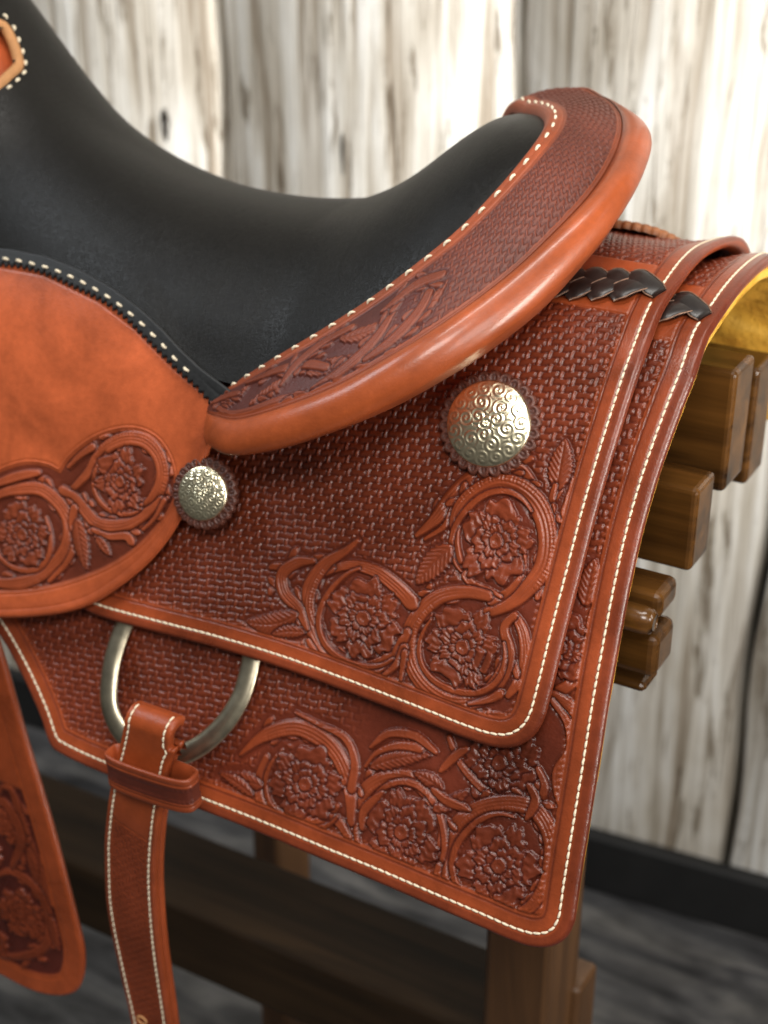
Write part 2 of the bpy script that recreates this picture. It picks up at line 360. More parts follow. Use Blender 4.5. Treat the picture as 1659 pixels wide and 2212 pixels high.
class Carving:
    """Floral carving on a sheet: keeps distance to the nearest motif and the motif's own height."""
    def __init__(self, X, V, k=1.0):
        self.X, self.V, self.k = X, V, k; self.d = np.full(X.shape, 99.0); self.h = np.zeros(X.shape); self.cut = np.zeros(X.shape); self.inner = np.zeros(X.shape)
    def _win(self, lo, hi):
        m = (self.X > lo[0]) & (self.X < hi[0]) & (self.V > lo[1]) & (self.V < hi[1])
        return np.nonzero(m)
    def _put(self, w, d, h, st=0.5):
        """d<0 inside; later motifs lie over earlier ones"""
        ins = d < 0
        cut = np.exp(-(d/0.42)**2); self.cut[w] = np.where(d < -.5, 0.35*self.cut[w]*0, np.maximum(self.cut[w], cut))                    # swivel-knife cut along the outline
        cur = self.h[w]
        cur = np.where(ins, h, cur)-0.70*cut
        out = (d >= 0) & (d < 2.2)
        cur = np.where(out, np.minimum(cur, cur-0.40*(1-d/2.2)), cur)
        self.h[w] = np.clip(cur, -1.5, 2.0); self.d[w] = np.minimum(self.d[w], d)
        self.inner[w] = np.where(ins, st, self.inner[w])
    def lobes(self, pts, side=1, n=5, size=8.0):
        pl = resample(spline(pts, 14), 0.8); tg = np.gradient(pl, axis=0); tg /= np.linalg.norm(tg, axis=1)[:, None]
        for k in range(n):
            i = int((0.12+0.72*(k+.5)/n)*len(pl)); s = side if (k % 3) else -side
            t, nn = tg[i], np.array([-tg[i][1], tg[i][0]])*s; L = size*(0.8+0.4*vnoise(np.array([k*3.1+pl[i, 0]]), np.array([pl[i, 1]]), 8)[0])
            self.band([pl[i]-t*2, pl[i]+t*L*.35+nn*2.6, pl[i]+t*L*.75+nn*5.0, pl[i]+t*L*1.05+nn*(5.8)], .7, 1.0, 1, 0, wm=2.1)
    def band(self, pts, w0, w1, lines=2, beads=0, top=0.75, wm=None):
        if wm is not None and wm >= 2.9 and lines: self.lobes(pts, 1 if beads >= 0 else -1, max(3, int(len(pts)*1.1)), 9.0); self.lobes(pts[::-1], 1 if beads < 0 else -1, max(2, len(pts)//2), 7.5)
        pl = resample(spline(pts, 14), 0.8); n = len(pl); w0, w1 = w0*1.15*self.k, w1*1.15*self.k; wm = None if wm is None else wm*1.22*self.k
        lo, hi = pl.min(0)-9, pl.max(0)+9; w = self._win(lo, hi)
        if len(w[0]) == 0: return
        x, y = self.X[w], self.V[w]
        t = np.linspace(0, 1, n); wid = w0+(w1-w0)*t if wm is None else np.interp(t, [0, .2, .5, .8, 1], [w0, .3*w0+.7*wm, wm, .3*w1+.7*wm, w1])
        wid = wid*np.minimum(1, np.sqrt(np.clip(np.minimum(t, 1-t)*n*0.8/np.maximum(wid, .3), 0, 1))+0.25)
        best = np.full(x.shape, 1e9); bi = np.zeros(x.shape, int); 
        for i in range(n):
            dd = np.hypot(x-pl[i, 0], y-pl[i, 1])-wid[i]
            k = dd < best; best[k] = dd[k]; bi[k] = i
        tg = np.gradient(pl, axis=0); tg /= np.linalg.norm(tg, axis=1)[:, None]+1e-9
        off = ((x-pl[bi, 0])*(-tg[bi, 1])+(y-pl[bi, 1])*tg[bi, 0])/np.maximum(wid[bi], .3)
        r = np.clip(-best/np.maximum(wid[bi], .3), 0, 1)
        h = top*(0.25+0.75*smooth01(0, .42, r))
        h = h+0.26*off
        lines = lines+1 if lines else 0
        for k in range(lines):
            o = -0.58+0.40*k-0.16*(lines > 3)
            h = h-0.50*np.exp(-((off-o)/0.085)**2)*smooth01(0, .2, t[bi])*(1-smooth01(.75, 1, t[bi]))
        if beads:
            ph = (t[bi]*n*0.8)/1.9
            bz = (np.abs(off*beads-0.55) < 0.28)&(t[bi] > .2)&(t[bi] < .8)
            h = np.where(bz, h-0.22+0.42*np.abs(np.sin(ph*math.pi)), h)
        self._put(w, best, h, 0.34)
    def leaf(self, base, tip, wid, curl=0.0, teeth=7):
        base, tip = np.asarray(base, float), np.asarray(tip, float); ax = tip-base; L = np.linalg.norm(ax); ax /= L; nx = np.array([-ax[1], ax[0]])
        r = L+wid; mid = (base+tip)/2; w = self._win(mid-r, mid+r)
        if len(w[0]) == 0: return
        dx, dy = self.X[w]-base[0], self.V[w]-base[1]
        t = (dx*ax[0]+dy*ax[1])/L; o = dx*nx[0]+dy*nx[1]-curl*L*(t*(1-t))*2
        tc = np.clip(t, 0, 1)
        prof = wid*np.sin(math.pi*tc**0.8)**0.7*(1-0.16*np.abs(np.sin(tc*teeth*math.pi))**0.7)
        d = np.maximum(np.abs(o)-prof, np.maximum(-t, t-1)*L)
        d = np.where((t < 0) | (t > 1), np.hypot(np.maximum(np.maximum(-t, t-1)*L, 0), np.maximum(np.abs(o), 0)*.6), d*0.8)
        a = np.abs(o)/np.maximum(prof, .5)
        h = 0.75*(1-a**2*0.7)
        ve = np.sin((t*L*0.9-np.abs(o)*1.0)*2*math.pi/2.6)
        h = h+0.22*ve*smooth01(.06, .2, a)-0.5*np.exp(-(o/0.45)**2)
        self._put(w, d, h, 0.55)
    def flower(self, c, R, n=5, rot=0.0, sq=(1.0, 1.0), sk=0.0):
        c = np.asarray(c, float); R = R*1.07*(0.4+0.6*self.k); w = self._win(c-R*1.5, c+R*1.5)
        if len(w[0]) == 0: return
        dx, dy = (self.X[w]-c[0])/sq[0], (self.V[w]-c[1])/sq[1]; dx = dx+sk*dy
        r = np.hypot(dx, dy); a = np.arctan2(dy, dx)+rot; sd = int(abs(c[0]*3+c[1]*7)) % 97
        ca, sa = np.cos(a), np.sin(a)
        a = a+0.6*(vnoise(ca*1.3+9, sa*1.3+9, sd)-.5); r = r*(1+0.20*(vnoise(ca*1.6+5, sa*1.6+5, sd+1)-.5)+0.16*(vnoise(ca*4+5, sa*4+5, sd+2)-.5))
        # outer layer of ruffled petals
        def layer(Ro, n_, ph, ruff, hh, r0):
            s = np.abs(np.cos((a+ph)*n_/2)); Rr = Ro*(0.70+0.30*s**0.6)*(1+ruff*np.sin(a*n_*3.0+ph*5)+0.5*ruff*np.sin(a*n_*5+1.3))
            d = (r-Rr)*0.75; q = np.clip(r/np.maximum(Rr, .1), 0, 1)
            h = hh*(0.25+0.75*q**1.3)                          # cupped: rims stand up
            h = h+0.24*np.sin(a*n_*4+ph+1.2*np.sin(r*1.1))*smooth01(.35, .75, q)
            h = h-0.75*np.exp(-(np.abs(np.sin((a+ph)*n_/2+math.pi/2))*Rr*q/0.7)**2)*smooth01(.15, .4, q)*(1-0.0*q)
            self._put(w, d, h, 0.62)
        layer(R, n, 0, 0.050, 0.95, 0)
        layer(R*0.66, n, math.pi/n, 0.055, 1.15, 0)
        layer(R*0.40, n, 0.3, 0.05, 1.1, 0)
        d = r-R*0.19; h = 1.25-0.9*np.exp(-((r-R*0.02)/(R*0.07))**2)-0.35*np.exp(-((r-R*.12)/.35)**2)
        self._put(w, d, h, 0.55)
    def ring(self, c, R, a0, a1, w, st=2):
        an = np.linspace(a0, a1, 16); self.band([np.asarray(c)+R*np.array([math.cos(q), math.sin(q)])*(1+.05*math.sin(3*q)) for q in an], w*.5, w*.5, st, 0, wm=w)
    def ground(self, depth=0.9):
        n = vnoise(self.X*2.1, self.V*2.1, 5)*0.5+vnoise(self.X*4.3, self.V*4.3, 9)*0.35
        return -depth+0.28*n

def weave(X, V, p0, ea, eb):
    M = np.linalg.inv(np.stack([ea, eb], 1)); i = M[0, 0]*(X-p0[0])+M[0, 1]*(V-p0[1]); j = M[1, 0]*(X-p0[0])+M[1, 1]*(V-p0[1])
    jr = j*2.0+0.10*np.sin(i*2*math.pi); r = np.floor(jr); v = jr-r-0.5; u = np.mod(i+0.5*np.mod(r, 2), 1.0)-0.5
    jit = vnoise(np.floor(i+0.5*np.mod(r, 2))*7.3, r*5.1, 3)
    us = u+0.12*v
    pil = np.clip(1-(np.abs(us)/0.40)**7, 0, 1)*np.clip(1-(np.abs(v)/0.475)**6, 0, 1)
    pil = pil*(0.72+0.40*us-0.22*v)*(0.90+0.2*jit)
    # upright strand that shows between two pillows of a row and dives under the rows above and below
    def bar(vv, uu): return np.clip(1-(np.abs(uu)/0.100)**4, 0, 1)*np.clip(1-(np.abs(vv)/0.70)**4, 0, 1)
    ub = np.mod(us, 1.0)-0.5
    b = np.maximum(bar(v, ub), bar(1-np.abs(v), u+0.12*(v-np.sign(v))))
    return np.maximum(pil, b)

def sheet(name, surf, poly, step, thick, fn, material, parent, R=2.2, lip=5.0, smooth_bottom=False):
    """Leather cut to the outline `poly`, with rounded burnished edges and relief fn(X,V,d)->(h,stain)."""
    poly = np.asarray(poly); lo, hi = poly.min(0)-step, poly.max(0)+step
    xs = np.arange(lo[0], hi[0]+step, step); vv = np.arange(lo[1], hi[1]+step, step)
    X, V = np.meshgrid(xs, vv); d = seg_dist(X, V, poly)
    ok = d > -0.5*step
    cell = ok[:-1, :-1] & ok[1:, :-1] & ok[:-1, 1:] & ok[1:, 1:]
    nx = len(xs); idx = np.arange(X.size).reshape(X.shape)
    a, b, c, e = idx[:-1, :-1][cell], idx[:-1, 1:][cell], idx[1:, 1:][cell], idx[1:, :-1][cell]
    quads = np.stack([a, e, c, b], 1)
    # boundary edges
    ed = np.concatenate([quads[:, [0, 1]], quads[:, [1, 2]], quads[:, [2, 3]], quads[:, [3, 0]]])
    key = np.minimum(ed[:, 0], ed[:, 1]).astype(np.int64)*X.size+np.maximum(ed[:, 0], ed[:, 1])
    o = np.argsort(key, kind='stable'); k = key[o]; cnt = np.ones(len(k), bool); cnt[1:] &= k[1:] != k[:-1]; cnt[:-1] &= k[1:] != k[:-1]
    be = ed[o[cnt]]
    gy, gx = np.gradient(d, step); g = np.hypot(gx, gy)+1e-9; gx, gy = gx/g, gy/g
    bv = np.unique(be)
    Xf, Vf, df = X.ravel().copy(), V.ravel().copy(), d.ravel().copy(); gxf, gyf = gx.ravel(), gy.ravel()
    Xf[bv] -= df[bv]*gxf[bv]; Vf[bv] -= df[bv]*gyf[bv]; df[bv] = 0
    h, stain = fn(Xf, Vf, df)
    dd = np.clip(df, 0, R); h = h+(-R+np.sqrt(np.clip(R*R-(R-dd)**2, 0, None)))
    used = np.unique(quads); remap = np.full(X.size, -1, np.int64); remap[used] = np.arange(len(used))
    P = surf.point(Xf[used], Vf[used], h[used]); st = stain[used]
    quads = remap[quads]; be2 = remap[be]; nb = len(bv); loc = np.full(len(used), -1, np.int64); loc[remap[bv]] = np.arange(nb)
    verts = [P]; stains = [st]; faces = [quads]; prev = remap[bv]; base = len(used)
    r2 = min(R, thick/2)
    for (hh, inset) in ((-max(thick-r2, R+.05), 0.0), (-thick+r2*0.3, r2*0.35), (-thick, r2), (-thick, r2+lip)):
        Pn = surf.point(Xf[bv]+gxf[bv]*inset, Vf[bv]+gyf[bv]*inset, np.full(nb, float(hh)))
        verts.append(Pn); stains.append(np.zeros(nb)+0.15); cur = base+np.arange(nb); base += nb
        i0, i1 = loc[be2[:, 0]], loc[be2[:, 1]]
        faces.append(np.stack([prev[i1], prev[i0], cur[i0], cur[i1]], 1)); prev = cur
    ob = mesh_obj(name, np.vstack(verts), np.vstack(faces), material, parent, {'stain': np.concatenate(stains)})
    return ob

def inset_path(poly, dist, step=0.5):
    """points `dist` inside a dense closed outline (outline as given order)"""
    P = resample(poly, step, True); t = np.roll(P, -1, 0)-np.roll(P, 1, 0); t /= np.linalg.norm(t, axis=1)[:, None]+1e-9
    area2 = np.sum(P[:, 0]*np.roll(P[:, 1], -1)-np.roll(P[:, 0], -1)*P[:, 1]); sg = 1 if area2 > 0 else -1
    Q = P+dist*sg*np.stack([-t[:, 1], t[:, 0]], 1)
    d = seg_dist(Q[:, 0], Q[:, 1], resample(poly, 1.5, True)); return Q[np.abs(d-dist) < 0.25*max(1, dist*.15)]

def tube(name, path3, radius, material, parent, seg=8, closed=False, flat=None):
    """round tube along 3-D points; radius scalar or array; flat=(normals, ratio)"""
    P = np.asarray(path3); n = len(P); rad = np.broadcast_to(np.asarray(radius, float), (n,))
    if closed: T = np.roll(P, -1, 0)-np.roll(P, 1, 0)
    else: T = np.gradient(P, axis=0)
    T /= np.linalg.norm(T, axis=1)[:, None]+1e-12
    if flat is not None: U = flat[0]-np.sum(flat[0]*T, 1)[:, None]*T
    else:
        ref = np.tile(np.array([0.13, -0.8, 0.58]), (n, 1)); U = ref-np.sum(ref*T, 1)[:, None]*T
    U /= np.linalg.norm(U, axis=1)[:, None]+1e-12; W = np.cross(T, U)
    a = np.linspace(0, 2*math.pi, seg, endpoint=False); ra = 1.0 if flat is None else flat[1]
    V = P[:, None, :]+rad[:, None, None]*(np.cos(a)[None, :, None]*U[:, None, :]*ra+np.sin(a)[None, :, None]*W[:, None, :])
    i = np.arange(n if closed else n-1); j = np.arange(seg); I, J = np.meshgrid(i, j, indexing='ij')
    I2, J2 = (I+1) % n, (J+1) % seg
    F = np.stack([I*seg+J, I2*seg+J, I2*seg+J2, I*seg+J2], -1).reshape(-1, 4)
    V = V.reshape(-1, 3)
    if not closed:
        V = np.vstack([V, P[:1], P[-1:]]); c0, c1 = n*seg, n*seg+1
        cap = [[c0, (k+1) % seg, k, k] for k in range(seg)]+[[c1, (n-1)*seg+k, (n-1)*seg+(k+1) % seg, (n-1)*seg+(k+1) % seg] for k in range(seg)]
        faces = [list(f) for f in F]+[f[:3] for f in cap]
        return mesh_obj(name, V, faces, material, parent)
    return mesh_obj(name, V, F, material, parent)

def thread(name, pts3, normals, pitch, radius, material, parent, over=0.82, lift=0.18, sink=0.9):
    """one waxed thread sewn along a seam: it lies on top for each stitch and dives between stitches"""
    P = np.asarray(pts3); L = np.concatenate([[0], np.cumsum(np.linalg.norm(np.diff(P, axis=0), axis=1))])
    n = int(L[-1]/pitch); k = 10; t = np.linspace(0, n*pitch, n*k+1)
    Q = np.stack([np.interp(t, L, P[:, a]) for a in range(3)], -1); Nn = np.stack([np.interp(t, L, np.asarray(normals)[:, a]) for a in range(3)], -1)
    Nn /= np.linalg.norm(Nn, axis=1)[:, None]
    ph = np.mod(np.arange(len(t)), k)/k
    up = np.where(ph < over, np.sin(np.clip(ph/over, 0, 1)*math.pi)**0.45, -np.sin((ph-over)/(1-over)*math.pi))
    hgt = np.where(up > 0, -sink*0.45+(lift+sink*0.45)*up, -sink*0.45+up*sink*0.55)
    rnd = RNG.normal(0, 0.07, len(t))*radius
    Q = Q+(hgt*radius*1.3)[:, None]*Nn
    side = np.cross(np.gradient(Q, axis=0), Nn); side /= np.linalg.norm(side, axis=1)[:, None]+1e-12
    slant = (ph-0.39)*radius*0.55
    Q = Q+(rnd+slant)[:, None]*side
    rr = radius*np.where(up > 0, 0.72+0.33*np.clip(up, 0, 1), 0.6)
    return tube(name, Q, rr, material, parent, seg=7)

def box(name, lo, hi, material, parent=None, bev=0.003, M=None):
    """bevelled bar between two corners; M optional 3x3 (columns = axes) with origin at lo"""
    import bmesh
    bm = bmesh.new(); bmesh.ops.create_cube(bm, size=1.0)
    lo, hi = np.asarray(lo, float), np.asarray(hi, float)
    for v in bm.verts: v.co = Vector(((lo+hi)/2+np.array(v.co)*(hi-lo)))
    bmesh.ops.bevel(bm, geom=list(bm.edges)+list(bm.verts), offset=bev, segments=3, profile=0.5, affect='EDGES')
    bm.verts.index_update(); V = np.array([v.co[:] for v in bm.verts]); F = [[v.index for v in f.verts] for f in bm.faces]; bm.free()
    if M is not None: V = V@np.asarray(M[0]).T+np.asarray(M[1])
    o = mesh_obj(name, V, F, material, parent, smooth=False)
    return o

# ================================================================== SETTING
FLOOR = -ZB
fl = mesh_obj("floor", [(-4, -3, FLOOR), (4, -3, FLOOR), (4, 4, FLOOR), (-4, 4, FLOOR)], [[0, 1, 2, 3]], M_floor, None, smooth=False)
tag(fl, kind="structure")
wp = atZ((1500, 1838), FLOOR+0.072); wdir = np.array([math.cos(0.096), math.sin(0.096), 0]); wn = np.array([math.sin(0.096), -math.cos(0.096), 0])
WM = np.stack([wdir, -wn, np.array([0, 0, 1.0])], 1)      # local x along the wall, y into it, z up
def on_wall(p):
    d = ray(p); t = ((wp-CAM)@wn)/(d@wn); return (CAM+t*d-wp)@wdir
seams = [on_wall((478, 200)), on_wall((1118, 100)), on_wall((1605, 1555))]
wl = mesh_obj("wall", np.array([(-3, .06, FLOOR), (3, .06, FLOOR), (3, .06, 1.9), (-3, .06, 1.9)])@WM.T+np.array([wp[0], wp[1], 0]), [[0, 1, 2, 3]], M_base, None, smooth=False)
tag(wl, kind="structure")
edges = [seams[0]-0.82, seams[0]-0.55, seams[0]-0.27]+seams+[seams[2]+0.25, seams[2]+0.52]
for i in range(len(edges)-1):
    a, b = edges[i], edges[i+1]
    n = 60; zz = np.linspace(FLOOR, 1.85, n); V = []; F = []
    for k, z in enumerate(zz):
        wob = 0.0022*math.sin(z*9+i*2)+0.0025*math.sin(z*23+i)
        wob2 = 0.0022*math.sin(z*9+(i+1)*2)+0.0025*math.sin(z*23+(i+1))
        ba, bb = a+0.0052+wob, b-0.0052+wob2; dp = 0.004*math.sin(i*2.3)
        for x, y in ((ba, .05), (ba+.0005, .004+dp), (ba+.004, dp), ((ba+bb)/2, dp+.001*math.sin(z*5)), (bb-.004, dp), (bb-.0005, .004+dp), (bb, .05)):
            V.append((x, y, z))
        if k: F += [[(k-1)*7+j, (k-1)*7+j+1, k*7+j+1, k*7+j] for j in range(6)]
    mesh_obj("plank", np.array(V)@WM.T+np.array([wp[0], wp[1], 0]), F, M_wall, wl)
# knots: dark oval hollows with a rim in the boards
for px, rx, rz in (((362, 268), .0045, .016), ((745, 330), .002, .02)):
    x = on_wall(px); d = ray(px); t = ((wp-CAM)@wn)/(d@wn); z = (CAM+t*d)[2]
    V = [(x, -.0035, z)]; m = 20
    for r in (.55, 1.0):
        for k in range(m):
            an = 2*math.pi*k/m; V.append((x+rx*r*math.cos(an)*(1+.2*math.sin(3*an)), -.0055 if r < 1 else -.0045, z+rz*r*math.sin(an)))
    F = [[0, 1+k, 1+(k+1) % m] for k in range(m)]+[[1+k, 1+m+k, 1+m+(k+1) % m, 1+(k+1) % m] for k in range(m)]
    mesh_obj("knot", np.array(V)@WM.T+np.array([wp[0], wp[1], 0]), F, M_crack, wl)
bb = box("baseboard", (-3, -.022, FLOOR+.001), (3, -.004, FLOOR+.072), M_base, None, .004, (WM, np.array([wp[0], wp[1], 0])))
tag(bb, kind="structure")

# ================================================================== SADDLE STAND
stand = empty("saddle_stand", (-.15, .05, 0))
tag(stand, "brown varnished wooden stand with stepped slats under the saddle", "saddle stand")
XE = 0.022
def slat(p_top, p_bot, depth, bev, x0=-.42, xe=XE, lean=0.0, name="slat", m=None):
    t, b = atX(p_top, xe), atX(p_bot, xe)
    lo = (x0, min(t[1], b[1]), b[2]); hi = (xe, min(t[1], b[1])+depth, t[2])
    return box(name, lo, hi, m or M_wood, stand, bev)
slat((1592, 806), (1581, 1046), .030, .003)
slat((1509, 1060), (1493, 1236), .026, .003)
slat((1640, 800), (1634, 1022), .030, .003, xe=.012)
# third step: a board with a round dowel lying on it and a thick rounded rail beneath
slat((1440, 1276), (1424, 1345), .024, .004)
dw = atX((1420, 1347), XE+.001); 
tube("dowel", np.array([[-.42, dw[1], dw[2]], [XE-.006, dw[1], dw[2]], [XE-.002, dw[1], dw[2]], [XE, dw[1], dw[2]]]), np.array([.0070, .0070, .0062, .004]), M_wood, stand, seg=20)
slat((1436, 1362), (1412, 1472), .026, .0045, name="rail")
slat((1402, 1470), (1391, 1501), .020, .003, x0=-.40, xe=.015)
for xb in (-.085, -.40): box("light_block_board", (xb, -.050, -.30), (xb+.02, .125, -.090), M_woodpost, stand, .003)  # unseen boards added inside the arch to keep light off the lower rail
# legs and the lower rail
def post(px0, px1, Y, ztop, zbot=FLOOR, depth=.05, name="leg"):
    a, b = atY(px0, Y), atY(px1, Y); return box(name, (a[0], Y, zbot), (b[0], Y+depth, ztop), M_woodpost, stand, .004)
post((1044, 2100), (1186, 2100), -.02, -.12)
post((1192, 2150), (1252, 2150), .02, -.46, depth=.03)
post((545, 1850), (600, 1850), .16, -.12)
e0, e1 = atZ((464, 2016), -.50), atZ((1026, 2212), -.50)
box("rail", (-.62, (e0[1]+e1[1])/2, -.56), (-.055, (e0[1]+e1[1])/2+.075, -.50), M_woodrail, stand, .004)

# ================================================================== SADDLE
saddle = empty("western_saddle", (-.15, 0, -.26+ZB))
tag(saddle, "tan floral tooled leather western saddle with black padded seat", "saddle")

# ---------------------------------------------------------------- lower skirt
low_tr = [(-40, 1325), (0, 1380), (45, 1462), (82, 1545), (103, 1605), (128, 1630), (232, 1678), (420, 1748), (560, 1803), (700, 1862), (820, 1912), (930, 1960), (1030, 2003), (1100, 2034), (1150, 2049), (1192, 2046), (1222, 2025), (1238, 1990)]
low_tr2 = [(1238, 1990), (1250, 1905), (1270, 1780), (1291, 1650), (1311, 1522), (1333, 1400), (1356, 1278), (1382, 1160), (1411, 1055), (1441, 965), (1472, 880), (1503, 800), (1530, 722)]
pl1 = S_low.hits(low_tr); pl2 = S_low.hits(low_tr2)
xe = pl2[-1][0]
vfar = S_low.vY(.187); vmid = S_low.vY(.02)
tail = np.array([[xe+.5, S_low.vY(-.004)], [xe+1, vmid], [xe+1, S_low.vY(.06)], [xe-2, S_low.vY(.12)], [xe-6, S_low.vY(.17)], [xe-10, vfar]])
front = np.array([[-95, vfar], [-95, S_low.vY(-.035)], [-150, S_low.vY(-.062)], [-430, S_low.vY(-.075)], [-450, S_low.vY(-.10)]])
low_poly = np.vstack([resample(spline(pl1, 8), 3), resample(spline(np.vstack([pl2, tail]), 8), 3)[1:], front])
wl_a = S_low.hit((440, 1506))-S_low.hit((400, 1500)); wl_b = S_low.hit((404, 1529))-S_low.hit((400, 1500)); wl_0 = S_low.hit((400, 1500))
vbraid = S_low.hit((1478, 668))[1]

def border(h, stain, d, e1, X, V, lines=(13.6, 15.2)):
    """creased lines that frame the tooling, and the shallow channel the stitches lie in"""
    h = h-0.45*np.exp(-((d-e1)/0.8)**2)
    for q in lines: h = h-0.55*np.exp(-((d-q)/0.38)**2)
    stain = stain+0.48*smooth01(e1-.8, e1-2.2, d)+0.2*smooth01(2.5, 0.5, d)+0.22*smooth01(e1+.5, lines[0], d)*smooth01(lines[-1]+1.5, lines[0], d)+0.45*np.exp(-((d-lines[0])/0.6)**2)+0.30*np.exp(-((d-e1)/0.9)**2)
    return h, stain

def low_relief(X, V, d):
    H = S_low.hit
    C = Carving(X, V, 1.0)
    P7 = lambda x, y: H((x*.52+464.5, y*.52+1460))       # traced on an enlargement of this corner
    k = .52/4.6
    # the right column, mostly under the rear jockey
    C.band([H((1290, 1290)), H((1275, 1340)), H((1268, 1400)), H((1250, 1460)), H((1200, 1500))], 1.2, 3.0, 2, 0)
    C.flower(H((1212, 1400)), 15, 5, .3)
    C.leaf(H((1262, 1310)), H((1285, 1205)), 6.5)
    C.band([H((1185, 1500)), H((1235, 1530)), H((1262, 1590)), H((1258, 1660)), H((1225, 1720))], 3.0, 1.6, 3, 0)
    C.band([H((1190, 1510)), H((1225, 1560)), H((1232, 1620)), H((1205, 1670)), H((1215, 1730)), H((1250, 1770))], 1.5, 3.4, 2, 0)
    C.flower(P7(1180, 360), 19, 5, .8)
    C.band([P7(970, 250), P7(1010, 350), P7(1080, 440), P7(1180, 520), P7(1280, 520), P7(1350, 450)], 1.5, 2.4, 2, 1)
    C.band([P7(1340, 380), P7(1370, 460), P7(1350, 540), P7(1400, 640)], 1.5, 3.0, 2, 0)
    # lowest flower by the corner and its ring
    C.band([P7(960, 900), P7(945, 760), P7(1000, 620), P7(1100, 550), P7(1230, 530), P7(1330, 560), P7(1390, 660), P7(1395, 780), P7(1360, 900), P7(1290, 980), P7(1180, 1000), P7(1080, 960)], 2.4, 1.6, 2, 1, wm=3.6)
    C.band([P7(1000, 640), P7(900, 560), P7(800, 520)], 1.5, 2.4, 2, 0)
    C.ring(P7(1180, 790), 23.5, 1.0, 4.8, 1.8); C.flower(P7(1180, 790), 18.5, 6, .2, (1, 1.05))
    # middle flower
    C.band([P7(560, 820), P7(575, 690), P7(580, 560), P7(630, 470), P7(730, 420), P7(830, 440), P7(900, 520), P7(945, 640), P7(930, 720)], 2.2, 1.8, 2, 1, wm=3.6)
    C.band([P7(585, 560), P7(590, 690), P7(640, 790), P7(730, 850), P7(830, 860)], 1.2, 2.4, 2, 0)
    C.band([P7(830, 860), P7(900, 850), P7(960, 900), P7(1010, 960)], 2.0, 1.2, 2, 0)
    C.ring(P7(775, 650), 23.5, 3.4, 7.0, 1.8); C.flower(P7(775, 650), 18.5, 6, .9, (1.05, 1))
    # left flower
    C.band([P7(100, 330), P7(200, 250), P7(330, 215), P7(440, 260), P7(520, 350), P7(560, 480), P7(565, 620)], 1.0, 2.0, 3, 1, wm=4.2)
    C.band([P7(330, 150), P7(430, 200), P7(540, 260), P7(580, 360), P7(565, 480)], 1.0, 2.6, 2, 0)
    C.band([P7(215, 330), P7(180, 440), P7(200, 540), P7(290, 600), P7(400, 610), P7(500, 600), P7(560, 680)], 1.6, 2.0, 2, 0, wm=3.0)
    C.band([P7(300, 640), P7(400, 660), P7(480, 690), P7(540, 740)], 1.0, 2.6, 2, 0)
    C.ring(P7(375, 450), 22.5, .4, 3.8, 1.7); C.flower(P7(375, 450), 18.0, 6, .5, (1.1, 1))
    # leaves and filler curls
    C.leaf(P7(200, 460), P7(20, 430), 5.5, .1, 8)
    C.leaf(P7(160, 500), P7(10, 400), 4.0, .1, 8)
    C.leaf(P7(640, 380), P7(900, 330), 5.5, -.1, 9)
    C.leaf(P7(950, 480), P7(820, 400), 4.5, .1, 8)
    C.band([P7(620, 380), P7(670, 320), P7(760, 290), P7(860, 300)], 1.0, 2.6, 2, 0)
    C.leaf(P7(900, 560), P7(1060, 470), 4.2, .1, 8)
    C.band([P7(930, 780), P7(915, 860), P7(900, 940)], 1.5, 2.8, 2, 0)
    C.band([P7(1390, 840), P7(1385, 930), P7(1330, 1010), P7(1270, 1030)], 1.0, 2.6, 2, 0)
    for pts in ([(640, 300), (720, 240), (830, 250), (920, 320)], [(930, 400), (1000, 330), (1050, 300)], [(700, 480), (620, 560), (610, 640)], [(1060, 560), (960, 520), (900, 470)], [(460, 700), (380, 690), (280, 660)], [(1290, 600), (1330, 520), (1300, 450)]): C.band([P7(*q) for q in pts], .9, 1.4, 2, 0, wm=2.2)
    wv = weave(X, V, wl_0, wl_a, wl_b)
    region = smooth01(15.4, 16.2, d)
    fl = smooth01(2.0, 3.2, C.d)                                  # 1 where the basket stamp runs, 0 near flowers
    corner = smooth01(-125, -95, X)*smooth01(S_low.hit((1000, 1600))[1]-8, S_low.hit((1000, 1600))[1], V)
    right = smooth01(-40, -32, X)*smooth01(S_low.hit((1290, 1270))[1]-3, S_low.hit((1290, 1270))[1]+3, V)
    fl = fl*(1-np.clip(corner+right, 0, 1))
    ground = C.ground(0.95)
    h_t = np.where(C.inner > 0, C.h, fl*(wv-1.0)*1.25+(1-fl)*(ground+np.minimum(C.h, 0)*0.6))
    s_t = np.where(C.inner > 0, np.clip(C.inner+0.12+0.25*smooth01(0.5, -0.4, C.h)+.4*C.cut, 0, 1.1), fl*(1.0-0.42*wv)+(1-fl)*0.84)
    plain = 1-smooth01(21, 22, np.abs(V-vbraid+0.0))               # bare strip that carries the braid
    region = region*(1-plain)
    h = region*h_t-0.6*np.exp(-((np.abs(V-vbraid)-21)/.5)**2)*smooth01(15, 16, d)
    stain = region*s_t+(1-region)*0.10
    beadz = np.exp(-((d-17.2)/0.8)**2); h = h+region*beadz*0.45*np.sin((X+V)*2*math.pi/3.4); stain = stain-region*beadz*.25
    return border(h, stain, d, 7.0, X, V)
skirt = sheet("skirt", S_low, low_poly, 0.55, 6.0, low_relief, M_skirt, saddle, R=2.6)
skirt["label"] = "lower tooled skirt panel with corner flowers and stitched border"

